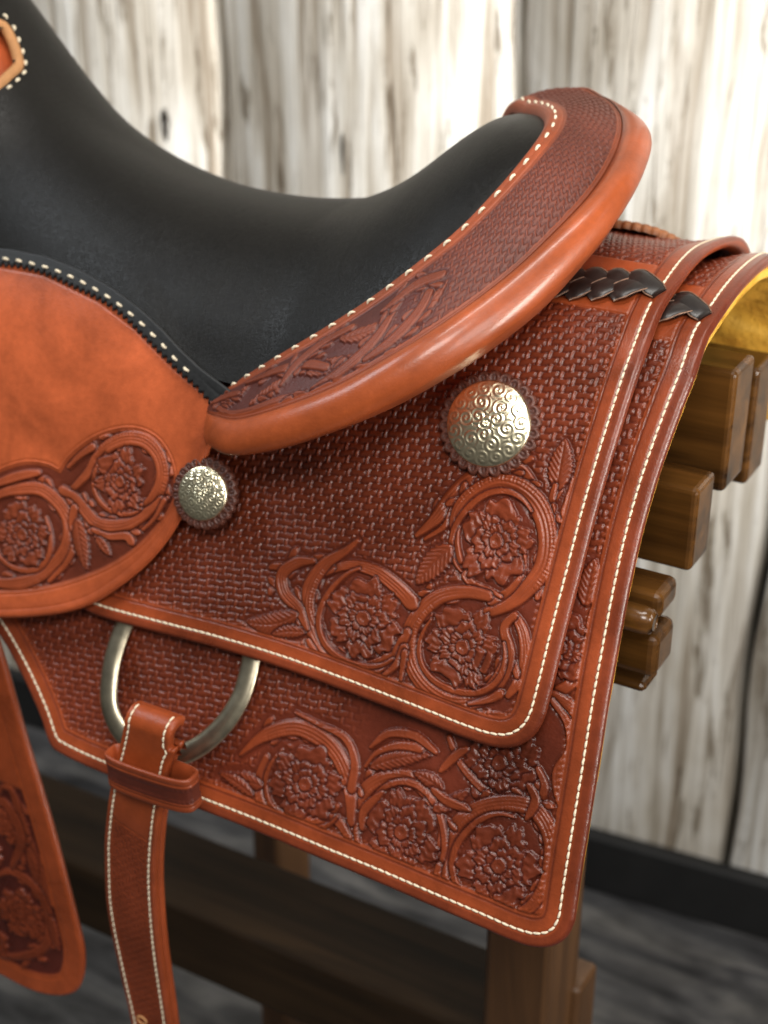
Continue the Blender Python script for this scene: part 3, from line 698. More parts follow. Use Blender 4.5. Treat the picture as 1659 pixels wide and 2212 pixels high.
def seam(surf, poly, dist, pitch, rad, parent, keep, h0=0.0):
    pt = inset_path(poly, dist, .6); pt = pt[[bool(keep(*q)) for q in pt]]
    # break the path where points are far apart
    gaps = np.where(np.linalg.norm(np.diff(pt, axis=0), axis=1) > 6)[0]
    out = []
    for part in np.split(pt, gaps+1):
        if len(part) < 12: continue
        part = resample(part, .8)
        k = np.ones(5)/5; sm = np.stack([np.convolve(np.pad(part[:, a], 2, mode='edge'), k, 'valid') for a in range(2)], -1)
        P3 = surf.point(sm[:, 0], sm[:, 1], np.full(len(sm), h0)); N3 = np.stack([0*sm[:, 1], np.interp(sm[:, 1], surf.s, surf.ny), np.interp(sm[:, 1], surf.s, surf.nz)], -1)
        out.append(thread("stitching", P3, N3, pitch, rad, M_thread, parent))
    return out
seam(S_low, low_poly, 7.0,   .0040, .00060, skirt, lambda u, v: u > -425 and v > S_low.vY(.16) and not (abs(v-vbraid+1) < 5 and u > -20), -.25)

# fleece lining under the skirt
def lining():
    poly = np.array(low_poly); c = poly.mean(0)
    us = np.arange(-460, 30, 3.0); vs_ = np.arange(vfar-2, S_low.vY(-.162)+12, 3.0)
    U, V = np.meshgrid(us, vs_); d = seg_dist(U, V, poly)
    ok = d > -1.5
    gy, gx = np.gradient(d, 3.0); g_ = np.hypot(gx, gy)+1e-9; k_ = (d < 2.2) & (d > -1.6); sh = np.where(k_, 2.2-d, 0); U = U+sh*gx/g_; V = V+sh*gy/g_
    nz = vnoise(U*.05, V*.05, 2)*3+vnoise(U*.15, V*.15, 4)*1.2
    top = S_low.point(U.ravel(), V.ravel(), np.full(U.size, -5.6)); bot = S_low.point(U.ravel(), V.ravel(), -10.5-nz.ravel()*smooth01(-1.5, 8, d.ravel()))
    idx = np.arange(U.size).reshape(U.shape); cell = ok[:-1, :-1] & ok[1:, :-1] & ok[:-1, 1:] & ok[1:, 1:]
    q = np.stack([idx[:-1, :-1][cell], idx[:-1, 1:][cell], idx[1:, 1:][cell], idx[1:, :-1][cell]], 1)
    qt = q[:, ::-1]; qb = q+U.size
    ed = np.concatenate([qt[:, [0, 1]], qt[:, [1, 2]], qt[:, [2, 3]], qt[:, [3, 0]]]); key = np.sort(ed, 1); _, inv, cnt = np.unique(key, axis=0, return_inverse=True, return_counts=True)
    be = ed[cnt[inv] == 1]; wq = np.stack([be[:, 1], be[:, 0], be[:, 0]+U.size, be[:, 1]+U.size], 1)
    return mesh_obj("fleece_lining", np.vstack([top, bot]), np.vstack([qt, qb, wq]), M_fleece, saddle)
lining()

# ---------------------------------------------------------------- rear jockey (the upper skirt panel)
up_tr = [(150, 1305), (215, 1334), (330, 1366), (460, 1400), (600, 1443), (740, 1494), (900, 1556), (990, 1592), (1050, 1612), (1095, 1617), (1130, 1605), (1157, 1580), (1174, 1545)]
up_tr2 = [(1174, 1545), (1192, 1475), (1220, 1360), (1251, 1240), (1290, 1090), (1331, 950), (1365, 842), (1400, 742), (1428, 670)]
pu1 = S_up.hits(up_tr); pu2 = S_up.hits(up_tr2); xu = pu2[-1][0]
tail = np.array([[xu+.3, S_up.vY(.006)], [xu+.3, S_up.vY(.03)], [xu-.5, S_up.vY(.065)], [xu-3, S_up.vY(.11)], [xu-6, S_up.vY(.145)], [xu-9, S_up.vY(.18)]])
up_poly = np.vstack([resample(spline(pu1, 8), 3), resample(spline(np.vstack([pu2, tail]), 8), 3)[1:], [[-95, S_up.vY(.18)], [-95, S_up.vY(-.035)], [-150, S_up.vY(-.060)], [-300, S_up.vY(-.073)]]])
wu_0 = S_up.hit((800, 1130)); wu_a = S_up.hit((843, 1132))-wu_0; wu_b = S_up.hit((802, 1159))-wu_0
vbr_u = S_up.hit((1330, 614))[1]
def up_relief(X, V, d):
    H = S_up.hit; C = Carving(X, V, 0.98)
    Q = lambda x, y: H((x*.5+464.5, y*.5+796.3))
    # outer acanthus and ring of the upper right flower
    C.band([Q(1420, 640), Q(1470, 560), Q(1500, 500)], 1.0, 2.0, 2, 0)
    C.leaf(Q(1475, 530), Q(1515, 300), 7.0, 0, 10)
    C.band([Q(1500, 640), Q(1530, 540), Q(1550, 470)], 2.0, 1.0, 2, 0)
    C.band([Q(1440, 640), Q(1455, 560), Q(1470, 500)], 2.2, 1.4, 0, 1)
    C.band([Q(865, 725), Q(950, 650), Q(1020, 560), Q(1110, 480), Q(1230, 430), Q(1320, 440), Q(1390, 510)], 1.2, 1.4, 3, 0, wm=4.2)
    C.band([Q(900, 740), Q(990, 680), Q(1030, 600), Q(1100, 530)], 1.0, 2.6, 2, 0)
    C.band([Q(1060, 840), Q(1035, 730), Q(1050, 620), Q(1120, 540), Q(1220, 495), Q(1320, 520), Q(1400, 600), Q(1435, 720), Q(1420, 850), Q(1350, 950), Q(1260, 1020), Q(1150, 1065)], 1.6, 2.4, 2, -1, wm=4.4)
    C.band([Q(1340, 800), Q(1330, 880), Q(1270, 960), Q(1180, 1010)], 1.0, 2.4, 1, 0)
    C.band([Q(1075, 880), Q(1110, 930), Q(1190, 960), Q(1240, 990)], 2.4, 1.0, 2, 0)
    C.ring(Q(1215, 745), 22.5, 2.2, 5.4, 1.7); C.flower(Q(1215, 745), 18.0, 5, .4, (.98, 1.08))
    # lower right flower with its ring
    C.band([Q(1290, 1060), Q(1330, 1140), Q(1340, 1250), Q(1310, 1350), Q(1260, 1420)], 2.0, 1.6, 2, 0, wm=2.8)
    C.band([Q(1300, 1060), Q(1250, 1120), Q(1270, 1230), Q(1230, 1340), Q(1150, 1420), Q(1030, 1440), Q(920, 1380), Q(850, 1280), Q(835, 1160), Q(880, 1060), Q(970, 985), Q(1080, 965), Q(1190, 985)], 1.8, 2.6, 2, 1, wm=4.0)
    C.band([Q(1090, 1450), Q(1180, 1430), Q(1240, 1400)], 1.0, 2.4, 2, 0)
    C.ring(Q(1070, 1205), 22.0, -.4, 3.6, 1.7); C.flower(Q(1070, 1205), 18.0, 6, .1, (1.02, 1))
    # left flower
    C.band([Q(440, 900), Q(560, 850), Q(680, 870), Q(780, 940), Q(860, 1025)], 2.0, 3.8, 3, 0)
    C.band([Q(620, 740), Q(560, 790), Q(480, 840), Q(420, 920), Q(395, 1020), Q(420, 1120), Q(480, 1220), Q(590, 1290), Q(690, 1290), Q(780, 1220), Q(835, 1130)], 1.2, 2.2, 2, -1, wm=4.2)
    C.band([Q(430, 830), Q(350, 840), Q(290, 890), Q(300, 970), Q(360, 1040), Q(400, 1130)], 1.6, 1.4, 2, 0, wm=3.2)
    C.band([Q(400, 1170), Q(430, 1230), Q(400, 1230)], 1.4, 2.2, 0, 0)
    C.ring(Q(640, 1080), 24.0, .6, 4.4, 1.8); C.flower(Q(640, 1080), 19.5, 6, .7, (1.02, .98))
    C.leaf(Q(1025, 765), Q(865, 935), 7.5, .05, 9)
    C.leaf(Q(360, 1060), Q(130, 1090), 7.0, -.22, 9)
    C.leaf(Q(390, 1140), Q(240, 1150), 4.0, .1, 8)
    C.band([Q(720, 1330), Q(780, 1280), Q(820, 1200)], 1.2, 2.6, 2, 0)
    C.band([Q(800, 1350), Q(810, 1280), Q(820, 1220)], 1.2, 2.0, 2, 0)
    wv = weave(X, V, wu_0, wu_a, wu_b)
    region = smooth01(14.4, 15.0, d)
    fl = smooth01(0.9, 1.8, C.d)
    gp = np.array([Q(870, 930), Q(900, 960), Q(1010, 960), Q(1110, 940), Q(1060, 840), Q(1030, 740), Q(1200, 520), Q(1430, 560), Q(1520, 560), Q(1560, 700), Q(1420, 1250), Q(1300, 1500), Q(900, 1400), Q(560, 1270), Q(440, 1150), Q(520, 960), Q(620, 880), Q(800, 980)])
    ing = seg_dist(X, V, gp) > 0
    fl = np.where(ing, 0, fl)
    ground = C.ground(1.0)
    h_t = np.where(C.inner > 0, C.h, fl*((wv-1.0)*1.3+np.minimum(C.h, 0)*.8)+(1-fl)*(ground+np.minimum(C.h, 0)*0.5))
    s_t = np.where(C.inner > 0, np.clip(C.inner+0.30*smooth01(0.5, -0.4, C.h)+.45*C.cut, 0, 1.1), fl*(0.98-0.46*wv)+(1-fl)*0.84)
    plain = 1-smooth01(19, 20, np.abs(V-vbr_u+2)); region = region*(1-plain)
    h = region*h_t-0.7*np.exp(-((np.abs(V-vbr_u+2)-19.5)/.5)**2)*smooth01(14, 15, d)
    stain = region*s_t+(1-region)*0.06
    beadz = np.exp(-((d-15.8)/0.7)**2)*(C.d > 1); h = h+region*beadz*0.4*np.sin((X*0.4+V)*2*math.pi/3.6); stain = stain-region*beadz*.25
    return border(h, stain, d, 6.4, X, V, (13.0, 14.2))
rear = sheet("rear_jockey", S_up, up_poly, 0.45, 6.0, up_relief, M_skirt, saddle, R=2.6)
rear["label"] = "upper tooled panel with basket stamp and three flowers"
seam(S_up, up_poly, 6.4, .0039, .00058, rear, lambda u, v: u > -285 and v > S_up.vY(.14) and not (abs(v-vbr_u-1) < 3.0 and u > -40) and not (v < S_up.vY(-.02) and u < -200), -.25)

# ---------------------------------------------------------------- seat jockey (smooth side panel with two flowers)
jk_tr = [(-200, 1325), (-60, 1336), (0, 1335), (60, 1333), (125, 1325), (190, 1306), (250, 1270), (310, 1222), (355, 1170), (385, 1122), (402, 1088), (418, 1048), (436, 1000), (452, 960), (476, 925)]
pj = S_jock.hits(jk_tr)
jk_poly = np.vstack([resample(spline(pj, 8), 3), S_jock.hits([(500, 880), (495, 840), (440, 828), (384, 782), (300, 696), (220, 636), (100, 578), (0, 560), (-60, 552), (-200, 540)])])
def jock_relief(X, V, d):
    H = S_jock.hit; C = Carving(X, V, 1.05); P6 = lambda x, y: H((x*.26, y*.26+895.9))
    out = [P6(-200, 560), P6(0, 470), P6(200, 408), P6(380, 425), P6(490, 480), P6(590, 340), P6(780, 200), P6(980, 132), P6(1150, 132), P6(1300, 210), P6(1400, 360), P6(1442, 560), P6(1425, 720), P6(1330, 880), P6(1150, 1080), P6(900, 1250), P6(600, 1370), P6(300, 1440), P6(0, 1462), P6(-200, 1460)]
    pol = np.vstack([resample(spline(out[:5], 8), 2), resample(spline(out[4:], 8), 2)[1:]])
    dr = seg_dist(X, V, pol)
    C.band([P6(560, 650), P6(640, 580), P6(740, 470), P6(800, 360), P6(900, 260), P6(1050, 200), P6(1200, 220), P6(1310, 330), P6(1350, 480), P6(1320, 620), P6(1230, 760), P6(1100, 860), P6(950, 890), P6(820, 840)], 1.6, 1.8, 2, -1, wm=3.4)
    C.band([P6(500, 620), P6(620, 700), P6(720, 820), P6(800, 900), P6(930, 930), P6(1080, 900), P6(1250, 790), P6(1340, 690)], 2.6, 1.4, 2, 0, wm=3.2)
    C.band([P6(560, 440), P6(660, 340), P6(780, 260)], 1.2, 2.2, 2, 0)
    C.band([P6(-150, 760), P6(0, 660), P6(150, 620), P6(330, 620), P6(470, 720), P6(560, 860), P6(570, 1020), P6(510, 1180), P6(380, 1300), P6(200, 1390), P6(0, 1400), P6(-200, 1350)], 1.6, 1.6, 2, -1, wm=3.6)
    C.band([P6(-100, 600), P6(60, 540), P6(200, 500), P6(330, 480)], 1.0, 1.6, 2, 0, wm=2.4)
    C.band([P6(620, 760), P6(600, 900), P6(620, 1050), P6(560, 1220), P6(400, 1390)], 2.4, 1.2, 2, 0)
    C.leaf(P6(640, 860), P6(720, 1300), 6.0, .05, 9)
    C.band([P6(760, 950), P6(900, 1010), P6(1050, 1010), P6(1100, 1070)], 1.4, 2.4, 2, 0)
    C.leaf(P6(800, 1010), P6(920, 1180), 3.6, 0, 6)
    C.band([P6(1180, 960), P6(1280, 860), P6(1370, 700)], 1.0, 1.6, 1, 0)
    C.ring(P6(1000, 560), 17.5, .6, 4.0, 1.5); C.flower(P6(1000, 560), 14.6, 6, .4, (.98, 1.04))
    C.ring(P6(190, 1000), 20.0, -.8, 2.8, 1.6); C.flower(P6(190, 1000), 16.8, 6, .1)
    ins = smooth01(0.0, 0.8, dr)
    h_t = np.where(C.inner > 0, C.h, C.ground(1.0)+np.minimum(C.h, 0)*.5)
    s_t = np.where(C.inner > 0, np.clip(C.inner+0.30*smooth01(0.5, -0.4, C.h)+.45*C.cut, 0, 1.1), 0.84)
    h = ins*h_t-0.7*np.exp(-((dr+0.2)/.5)**2)-0.55*np.exp(-((dr+2.2)/.4)**2)
    stain = ins*s_t+0.35*np.exp(-((dr+.6)/.7)**2)
    h = h-0.4*np.exp(-((d-4.6)/.5)**2)+0.25*smooth01(4, 0, d)
    stain = stain+0.18*smooth01(11, 6, d)*(1-ins)
    h = h+0.5*(vnoise(X*.05, V*.05, 11)-.5)
    return h, stain
jockey = sheet("seat_jockey", S_jock, jk_poly, 0.5, 5.5, jock_relief, M_jockey, saddle, R=2.4)
jockey["label"] = "smooth tan side panel with two carved flowers at its rounded lower edge"

S_fr = layer(lambda Y: .0125+.020*smooth01(-.118, -.045, Y))
fr_poly = resample(np.array([[-760, S_fr.vY(-.05)], [-400, S_fr.vY(-.05)], [-400, S_fr.vY(-.115)], [-760, S_fr.vY(-.125)]]), 6, True)
sheet("front_jockey", S_fr, fr_poly, 3.0, 5.0, lambda X, V, d: (0*X, 0*X), M_jockey, saddle, R=2.4)  # saddle's front, out of view; added to block side light from the rail
# ---------------------------------------------------------------- cantle
CT = [((449, 905), -.088, (450, 893), -.086, (458, 880), -.076),
 ((440, 930), -.104, (449, 893), -.100, (462, 866), -.078),
 ((450, 958), -.113, (465, 897), -.108, (474, 849), -.080),
 ((500, 982), -.120, (512, 905), -.115, (522, 815), -.083),
 ((600, 968), -.122, (600, 882), -.117, (600, 765), -.083),
 ((720, 930), -.118, (715, 838), -.113, (700, 705), -.077),
 ((830, 882), -.110, (815, 785), -.105, (800, 640), -.068),
 ((940, 822), -.097, (915, 725), -.093, (895, 568), -.056),
 ((1050, 750), -.079, (1015, 658), -.076, (990, 490), -.041),
 ((1150, 672), -.058, (1110, 585), -.056, (1070, 407), -.023),
 ((1240, 585), -.034, (1200, 500), -.033, (1130, 337), -.005),
 ((1315, 500), -.009, (1275, 420), -.008, (1165, 290), .012),
 ((1360, 425), .015, (1322, 348), .018, (1180, 262), .026),
 ((1387, 350), .042, (1344, 285), .045, (1180, 243), .042),
 ((1388, 290), .068, (1338, 240), .072, (1165, 232), .060),
 ((1360, 245), .095, (1300, 208), .100, (1130, 228), .082),
 ((1300, 215), .120, (1230, 200), .125, (1085, 243), .106)]
cA = [atY(a, y) for a, y, *_ in CT]; cB = [atY(r[2], r[3]) for r in CT]; cC = [atY(r[4], r[5]) for r in CT]
far = [((-.128, .138, .020), (-.148, .138, .018), (-.175, .122, -.004)), ((-.160, .148, -.022), (-.178, .146, -.024), (-.200, .130, -.032)), ((-.192, .150, -.055), (-.204, .146, -.055), (-.222, .132, -.052))]
for a, b, c in far: cA.append(np.array(a)); cB.append(np.array(b)); cC.append(np.array(c))
NT = 26
sA, sB, sC = spline(cA, NT), spline(cB, NT), spline(cC, NT)
# even spacing along the middle line
mid = sB; L = np.concatenate([[0], np.cumsum(np.linalg.norm(np.diff(mid, axis=0), axis=1))])*1000
ulen = np.arange(0, L[-1], 0.5)
rs = lambda S: np.stack([np.interp(ulen, L, S[:, k]) for k in range(3)], -1)
sA, sB, sC = rs(sA), rs(sB), rs(sC)
_u12, _u15 = (float(np.interp(k*NT, np.arange(len(mid)), L)) for k in (12.5, 15)); sA = sA-np.array([0, 0, .009])*smooth01(_u12, _u15, ulen)[:, None]
def nrm(v): return v/(np.linalg.norm(v, axis=-1, keepdims=True)+1e-12)
e_face = nrm(sB-sC); w = sA-sB; wl_ = np.linalg.norm(w, axis=1); wd = nrm(w)
perp = nrm(e_face-np.sum(e_face*wd, 1)[:, None]*wd)
# face: from under the seat edge to the crease, slightly crowned
nface = nrm(np.cross(np.gradient(sB, axis=0), e_face)); nface *= np.sign(nface[:, 2:3]+1e-9)
wf = np.linalg.norm(sB-sC, axis=1)*1000; nw = 92
wq = np.linspace(0, 1, nw)
Fp = sC[:, None]+(sB-sC)[:, None]*wq[None, :, None]+(0.0030*np.sin(math.pi*wq))[None, :, None]*nface[:, None]
Ug, Wg = np.repeat(ulen[:, None], nw, 1), wf[:, None]*wq[None]
Wout = wf[:, None]-Wg                                              # distance from the crease
C = Carving(Ug, Wg)
# leaves and curls carved towards the end of the cantle
for u0, w0, u1, w1, ww in ((36, 25, 64, 17, 5), (62, 33, 92, 24, 5.5), (96, 26, 128, 36, 5.5), (120, 20, 150, 30, 5.0), (152, 40, 178, 28, 4.5)):
    C.leaf((u0, w0), (u1, w1), ww, .12, 8)
for pts, a, b in (([(26, 16), (40, 30), (58, 36), (80, 38), (100, 42)], 1.2, 2.2), ([(60, 14), (82, 17), (100, 24), (112, 34)], 1.2, 2.4), ([(100, 42), (120, 40), (138, 34), (152, 22)], 2.0, 1.4),
                  ([(84, 30), (96, 20), (112, 15), (128, 17)], 1.2, 2.4), ([(130, 42), (148, 40), (162, 34), (170, 24)], 1.4, 2.2), ([(28, 22), (44, 18), (56, 20)], 1.0, 2.0), ([(142, 20), (160, 18), (176, 24)], 1.0, 2.2), ([(70, 42), (90, 45), (112, 44)], 1.0, 1.6)):
    C.band(pts, a, b, 2, 0, wm=3.0)
wv = weave(Ug, Wg, (0, 0), np.array([8.6, 1.2]), np.array([0.6, 5.6]))
reg = smooth01(10.4, 11.0, Wg)*smooth01(2.8, 3.4, Wout)
toW = smooth01(150, 166, Ug+(Wg-25)*0.6)
fl = np.where(C.d < 0, 0, np.maximum(toW*smooth01(.5, 1.4, C.d), 0))
ht = np.where(C.inner > 0, C.h*0.9, fl*(wv-1.0)*0.9+(1-fl)*C.ground(0.8))
sn = np.where(C.inner > 0, np.clip(0.45+0.30*smooth01(0.5, -0.4, C.h)+.4*C.cut, 0, 1.1), fl*(0.95-0.40*wv)+(1-fl)*0.95)
hf = reg*ht-0.5*np.exp(-((Wg-8.8)/.45)**2)-0.5*np.exp(-((Wg-10.2)/.4)**2)-0.6*np.exp(-((Wout-1.9)/.45)**2)-0.9*np.exp(-(Wout/.55)**2)
hf = hf-1.2*(1-smooth01(0, 1.6, Wg))-0.3*np.exp(-((Wg-4.6)/.9)**2)
sf = reg*sn+0.12+0.4*np.exp(-((Wg-10)/.8)**2)+0.35*np.exp(-((Wout-1.5)/1.2)**2)
Fp = Fp+(hf*1e-3)[..., None]*nface[:, None]
inner_edge = sC-e_face*.001-nface*.0055
Fp = np.concatenate([inner_edge[:, None], Fp], 1); sf = np.concatenate([np.full((len(ulen), 1), .6), sf], 1)
def grid_faces(n, m, flip=False):
    i, j = np.meshgrid(np.arange(n-1), np.arange(m-1), indexing='ij'); a = i*m+j
    q = np.stack([a, a+1, a+m+1, a+m], -1).reshape(-1, 4); return q[:, ::-1] if flip else q
cantle = mesh_obj("cantle", Fp.reshape(-1, 3), grid_faces(len(ulen), nw+1, True), M_face, saddle, {'stain': sf.ravel()})
cantle["label"] = "broad tooled cantle face with basket stamp and carved leaves"
# roll: the smooth round binding
ang = np.linspace(0, 1, 22)
sub = slice(0, None, 2); sB2, wd2, perp2, wl2 = sB[sub], wd[sub], perp[sub], wl_[sub]
apx = ulen[sub]; u13 = float(np.interp(13*NT, np.arange(len(mid)), L)); u15 = float(np.interp(15*NT, np.arange(len(mid)), L)); bul = 0.0092*(1-0.75*smooth01(u13, u15, apx))
Rp = []
for q in ang:
    Rp.append(sB2+wd2*(wl2*(0.5-0.5*math.cos(math.pi*q)))[:, None]+perp2*(bul*math.sin(math.pi*q)**0.85*np.minimum(1, wl2/.014))[:, None])
down = np.array([0, 0, -1.0])
Aend = sA[sub]
for k, (pp, dd) in enumerate(((.004, .0012), (.010, .0016), (.018, .0006))): Rp.append(Aend-perp2*pp*np.minimum(1, wl2/.014)[:, None]+wd2*dd)
Rp = np.stack(Rp, 1)
stn = np.zeros(Rp.shape[:2]); stn[:, 0] = .7; stn[:, 1] = .35; stn[:, -3:] = .35
roll = mesh_obj("cantle_roll", Rp.reshape(-1, 3), grid_faces(Rp.shape[0], Rp.shape[1], True), M_roll, cantle, {'stain': stn.ravel()})
# back of the cantle below the roll
K0 = Aend-perp2*.017*np.minimum(1, wl2/.016)[:, None]+wd2*.0004; inw = (sC-sA)[sub]*np.array([1, 1, 0.0]); K2 = Aend+nrm(inw)*.062*np.minimum(1, wl2/.016)[:, None]; zz = skirt_f(K2[:, 1])+.004; K2 = np.stack([K2[:, 0], K2[:, 1], np.minimum(zz, K0[:, 2]-.004)], -1)
Kp = np.stack([K0*(1-t)+K2*t+nrm(inw)*.012*math.sin(math.pi*t) for t in np.linspace(0, 1, 8)], 1)
mesh_obj("cantle_back", Kp.reshape(-1, 3), grid_faces(Kp.shape[0], 8, True), M_jockey, cantle, {'stain': np.full(Kp.shape[0]*8, .3)})
kk = (ulen > 16) & (ulen < 420)
sp = sC+e_face*.0046+nface*.0010
thread("stitching", sp[kk], nface[kk], .0112, .00074, M_thread, cantle, over=0.36, lift=.6, sink=2.4)

# ---------------------------------------------------------------- padded seat
pink_in = [(-70, 538), (20, 544), (100, 560), (172, 590), (240, 628), (300, 671), (350, 718), (392, 764), (428, 800), (450, 828), (466, 842)]
near = [S_jock.point(*S_jock.hit(p), 0.2) for p in pink_in]
nC = [c for c in (sC+e_face*.005-nface*.0060)[ulen > 8]]
apex = int(np.argmax([c[0] for c in nC]))
nearC = np.array(nC[:apex:12]+[nC[apex]]); farC = np.array([nC[apex]]+nC[apex+6::12])
near = np.vstack([[near[0]+np.array([-.36, .03, .10])], [near[0]+np.array([-.20, .025, .09])], [near[0]+np.array([-.10, .010, .03])], near, nearC]); near = near[np.concatenate([[True], np.diff(np.maximum.accumulate(near[:, 0])) > 1e-6])]
farP = np.vstack([farC, [(-.25, .128, -.058), (-.30, .118, -.055), (-.36, .105, -.040), (-.42, .095, -.005), (-.50, .085, .05), (-.62, .075, .14), (-.78, .07, .16)]])
farP = farP[np.argsort(farP[:, 0])]
xs = np.concatenate([np.linspace(-.76, -.20, 190), -.20+(.20+nC[apex][0])*np.sin(np.linspace(0, math.pi/2, 130))[1:]])
Yn, Zn = np.interp(xs, near[:, 0], near[:, 1]), np.interp(xs, near[:, 0], near[:, 2])
Yf, Zf = np.interp(xs, farP[:, 0], farP[:, 1]), np.interp(xs, farP[:, 0], farP[:, 2])
def sm(a, k=9):
    return np.convolve(np.pad(a, k//2, mode='edge'), np.ones(k)/k, 'valid')

for _ in range(3):
    wj = np.exp(-((xs+.207)/.026)**2); Yn = Yn*(1-wj)+sm(Yn, 27)*wj; Zn = Zn*(1-wj)+sm(Zn, 27)*wj
wj = np.exp(-((xs+.215)/.030)**2); Yn = Yn-.003*wj; Zn = Zn-.006*wj
Yn[:178], Zn[:178] = sm(Yn)[:178], sm(Zn)[:178]; Yf[:215], Zf[:215] = sm(Yf, 31)[:215], sm(Zf, 31)[:215]
sil = np.array([(-300, -560), (-120, -300), (-40, -190), (30, -85), (88, 0), (130, 75), (185, 160), (240, 240), (300, 290), (350, 322), (415, 358), (480, 388), (540, 408), (600, 423), (660, 430), (720, 431), (780, 424), (830, 412), (865, 400), (900, 374), (950, 334), (1000, 298), (1050, 262), (1100, 236), (1150, 222)])
pw = np.interp(xs, [-.5, -.36, -.24, -.15, -.09], [2.6, 2.6, 2.4, 2.2, 2.0])
rr = np.sin(np.linspace(-1, 1, 121)*math.pi/2)
def cross(i, bulge):
    Y = Yn[i]+(Yf[i]-Yn[i])*(rr+1)/2; Z = Zn[i]+(Zf[i]-Zn[i])*(rr+1)/2+bulge*(1-np.abs(rr)**pw[i])
    return np.stack([np.full_like(Y, xs[i]), Y, Z], -1)
def over(i, bulge):
    p = proj(cross(i, bulge)); return np.max(np.interp(p[:, 0], sil[:, 0], sil[:, 1])-p[:, 1])
bul_ = []
for i in range(len(xs)):
    lo, hi = -.02, .16
    for _ in range(26):
        m_ = (lo+hi)/2
        if over(i, m_) > 0: hi = m_
        else: lo = m_
    bul_.append((lo+hi)/2)
bul_ = np.array(bul_); wdt = np.clip((Yf-Yn)/.17, 0, 1)**2; bul_ = np.minimum(bul_, .15)
bul_ = sm(sm(bul_, 17), 17)*np.sqrt(wdt)
SG = np.stack([cross(i, bul_[i]) for i in range(len(xs))])
wx = (smooth01(-.29, -.24, xs)*(1-smooth01(-.13, -.105, xs)))[:, None]*(1-smooth01(.80, .97, np.abs(rr)))[None]
for _ in range(160):
    Zs = SG[:, :, 2]; av = Zs.copy(); av[1:-1] = .25*Zs[:-2]+.5*Zs[1:-1]+.25*Zs[2:]; SG[:, :, 2] = Zs*(1-wx)+av*wx
print("seat bulge", np.round(bul_[::20], 3))
hole = resample(spline([(0, 50), (12, 56), (26, 80), (36, 106), (42, 130), (42, 140), (34, 150), (18, 164), (0, 180), (-40, 205), (-85, 190), (-100, 120), (-60, 50), (-25, 42)], 8, True), 3, True)
SP = proj(SG.reshape(-1, 3)); hd = seg_dist(SP[:, 0], SP[:, 1], hole)
vis = np.repeat((rr < 0.35)[None], len(xs), 0).ravel(); inhole = (hd > 2) & vis
q = grid_faces(len(xs), len(rr)); keepq = ~np.all(inhole[q], 1)
seat = mesh_obj("seat", SG.reshape(-1, 3), q[keepq], M_black, saddle)
seat["label"] = "black padded leather seat dished between pommel and cantle"
gi = np.gradient(SG, axis=0); gj = np.gradient(SG, axis=1); SN = nrm(np.cross(gi, gj)).reshape(-1, 3); SN *= np.sign(SN[:, 2:3]+1e-9)
PG = SP.reshape(SG.shape[0], SG.shape[1], 2); pgi, pgj = np.gradient(PG, axis=0), np.gradient(PG, axis=1)
def _near(p):
    d = np.hypot(SP[:, 0]-p[0], SP[:, 1]-p[1])+np.where(vis, 0, 1e4); return np.unravel_index(np.argmin(d), SG.shape[:2])
def seat_at(p):
    i, j = _near(p); M_ = np.stack([pgi[i, j], pgj[i, j]], 1); ab = np.linalg.lstsq(M_, np.asarray(p, float)-PG[i, j], rcond=None)[0]; ab = np.clip(ab, -1.5, 1.5)
    return SG[i, j]+ab[0]*gi[i, j]+ab[1]*gj[i, j]
def seat_n(p):
    i, j = _near(p); return SN.reshape(SG.shape)[i, j]
hp = np.array([seat_at(p) for p in resample(hole, 5, True)]); hn = np.array([seat_n(p) for p in resample(hole, 5, True)])
tube("hand_hole_edge", hp-hn*.0015, .0032, M_rawedge, seat, seg=10, closed=True)
below = SG.reshape(-1, 3)-SN*.0075; q2 = q[np.all((hd[q] > -26) & vis[q], 1)]
us_, inv = np.unique(q2, return_inverse=True)
mesh_obj("hand_hole_lining", below[us_], inv.reshape(q2.shape), M_jockey, seat, {'stain': np.zeros(len(us_))})
hs = [(10, 34), (30, 61), (40, 87), (50, 116), (55, 146), (48, 162), (33, 177), (16, 191), (-10, 208)]
P3 = np.array([seat_at(p) for p in spline([(-20, 20)]+hs, 6)]); N3 = np.array([seat_n(p) for p in spline([(-20, 20)]+hs, 6)])
thread("stitching", P3, N3, .0078, .0009, M_thread, seat, over=0.36, lift=.5, sink=2.4)

# flat pinked band along the seat's lower edge
pk = [(-60, 570), (0, 577), (40, 581), (96, 597), (160, 627), (216, 655), (260, 687), (304, 731), (344, 771), (384, 811), (420, 843), (452, 878), (500, 925)]
S_band = layer(lambda Y: .0197+.020*smooth01(-.118, -.045, Y))
zp = resample(spline(S_band.hits(pk), 10), 0.25)
tg = nrm(np.gradient(zp, axis=0)); nn = np.stack([-tg[:, 1], tg[:, 0]], 1); nn *= -np.sign(nn[:, 1:2])
ar = np.arange(len(zp))*0.25; saw = np.abs(np.mod(ar/4.1, 1)*2-1)
zig = zp+nn*(saw*3.1)[:, None]
inner = resample(S_band.hits([(535, 872), (500, 846), (468, 822), (430, 793), (392, 757), (350, 711), (300, 664), (240, 620), (172, 582), (100, 553), (20, 537), (-70, 530)]), 3)
band_poly = np.vstack([zig[::2], inner])
band = sheet("pinked_band", S_band, band_poly, 0.5, 2.0, lambda X, V, d: (-.25*np.exp(-((d-5.5)/1.2)**2), 0*X), M_band, seat, R=.5, lip=1)
bs = [(-50, 556), (20, 561), (100, 578), (172, 607), (240, 646), (296, 690), (344, 737), (384, 781), (416, 810), (440, 834)]
bp = resample(spline(S_band.hits(bs), 10), .8)
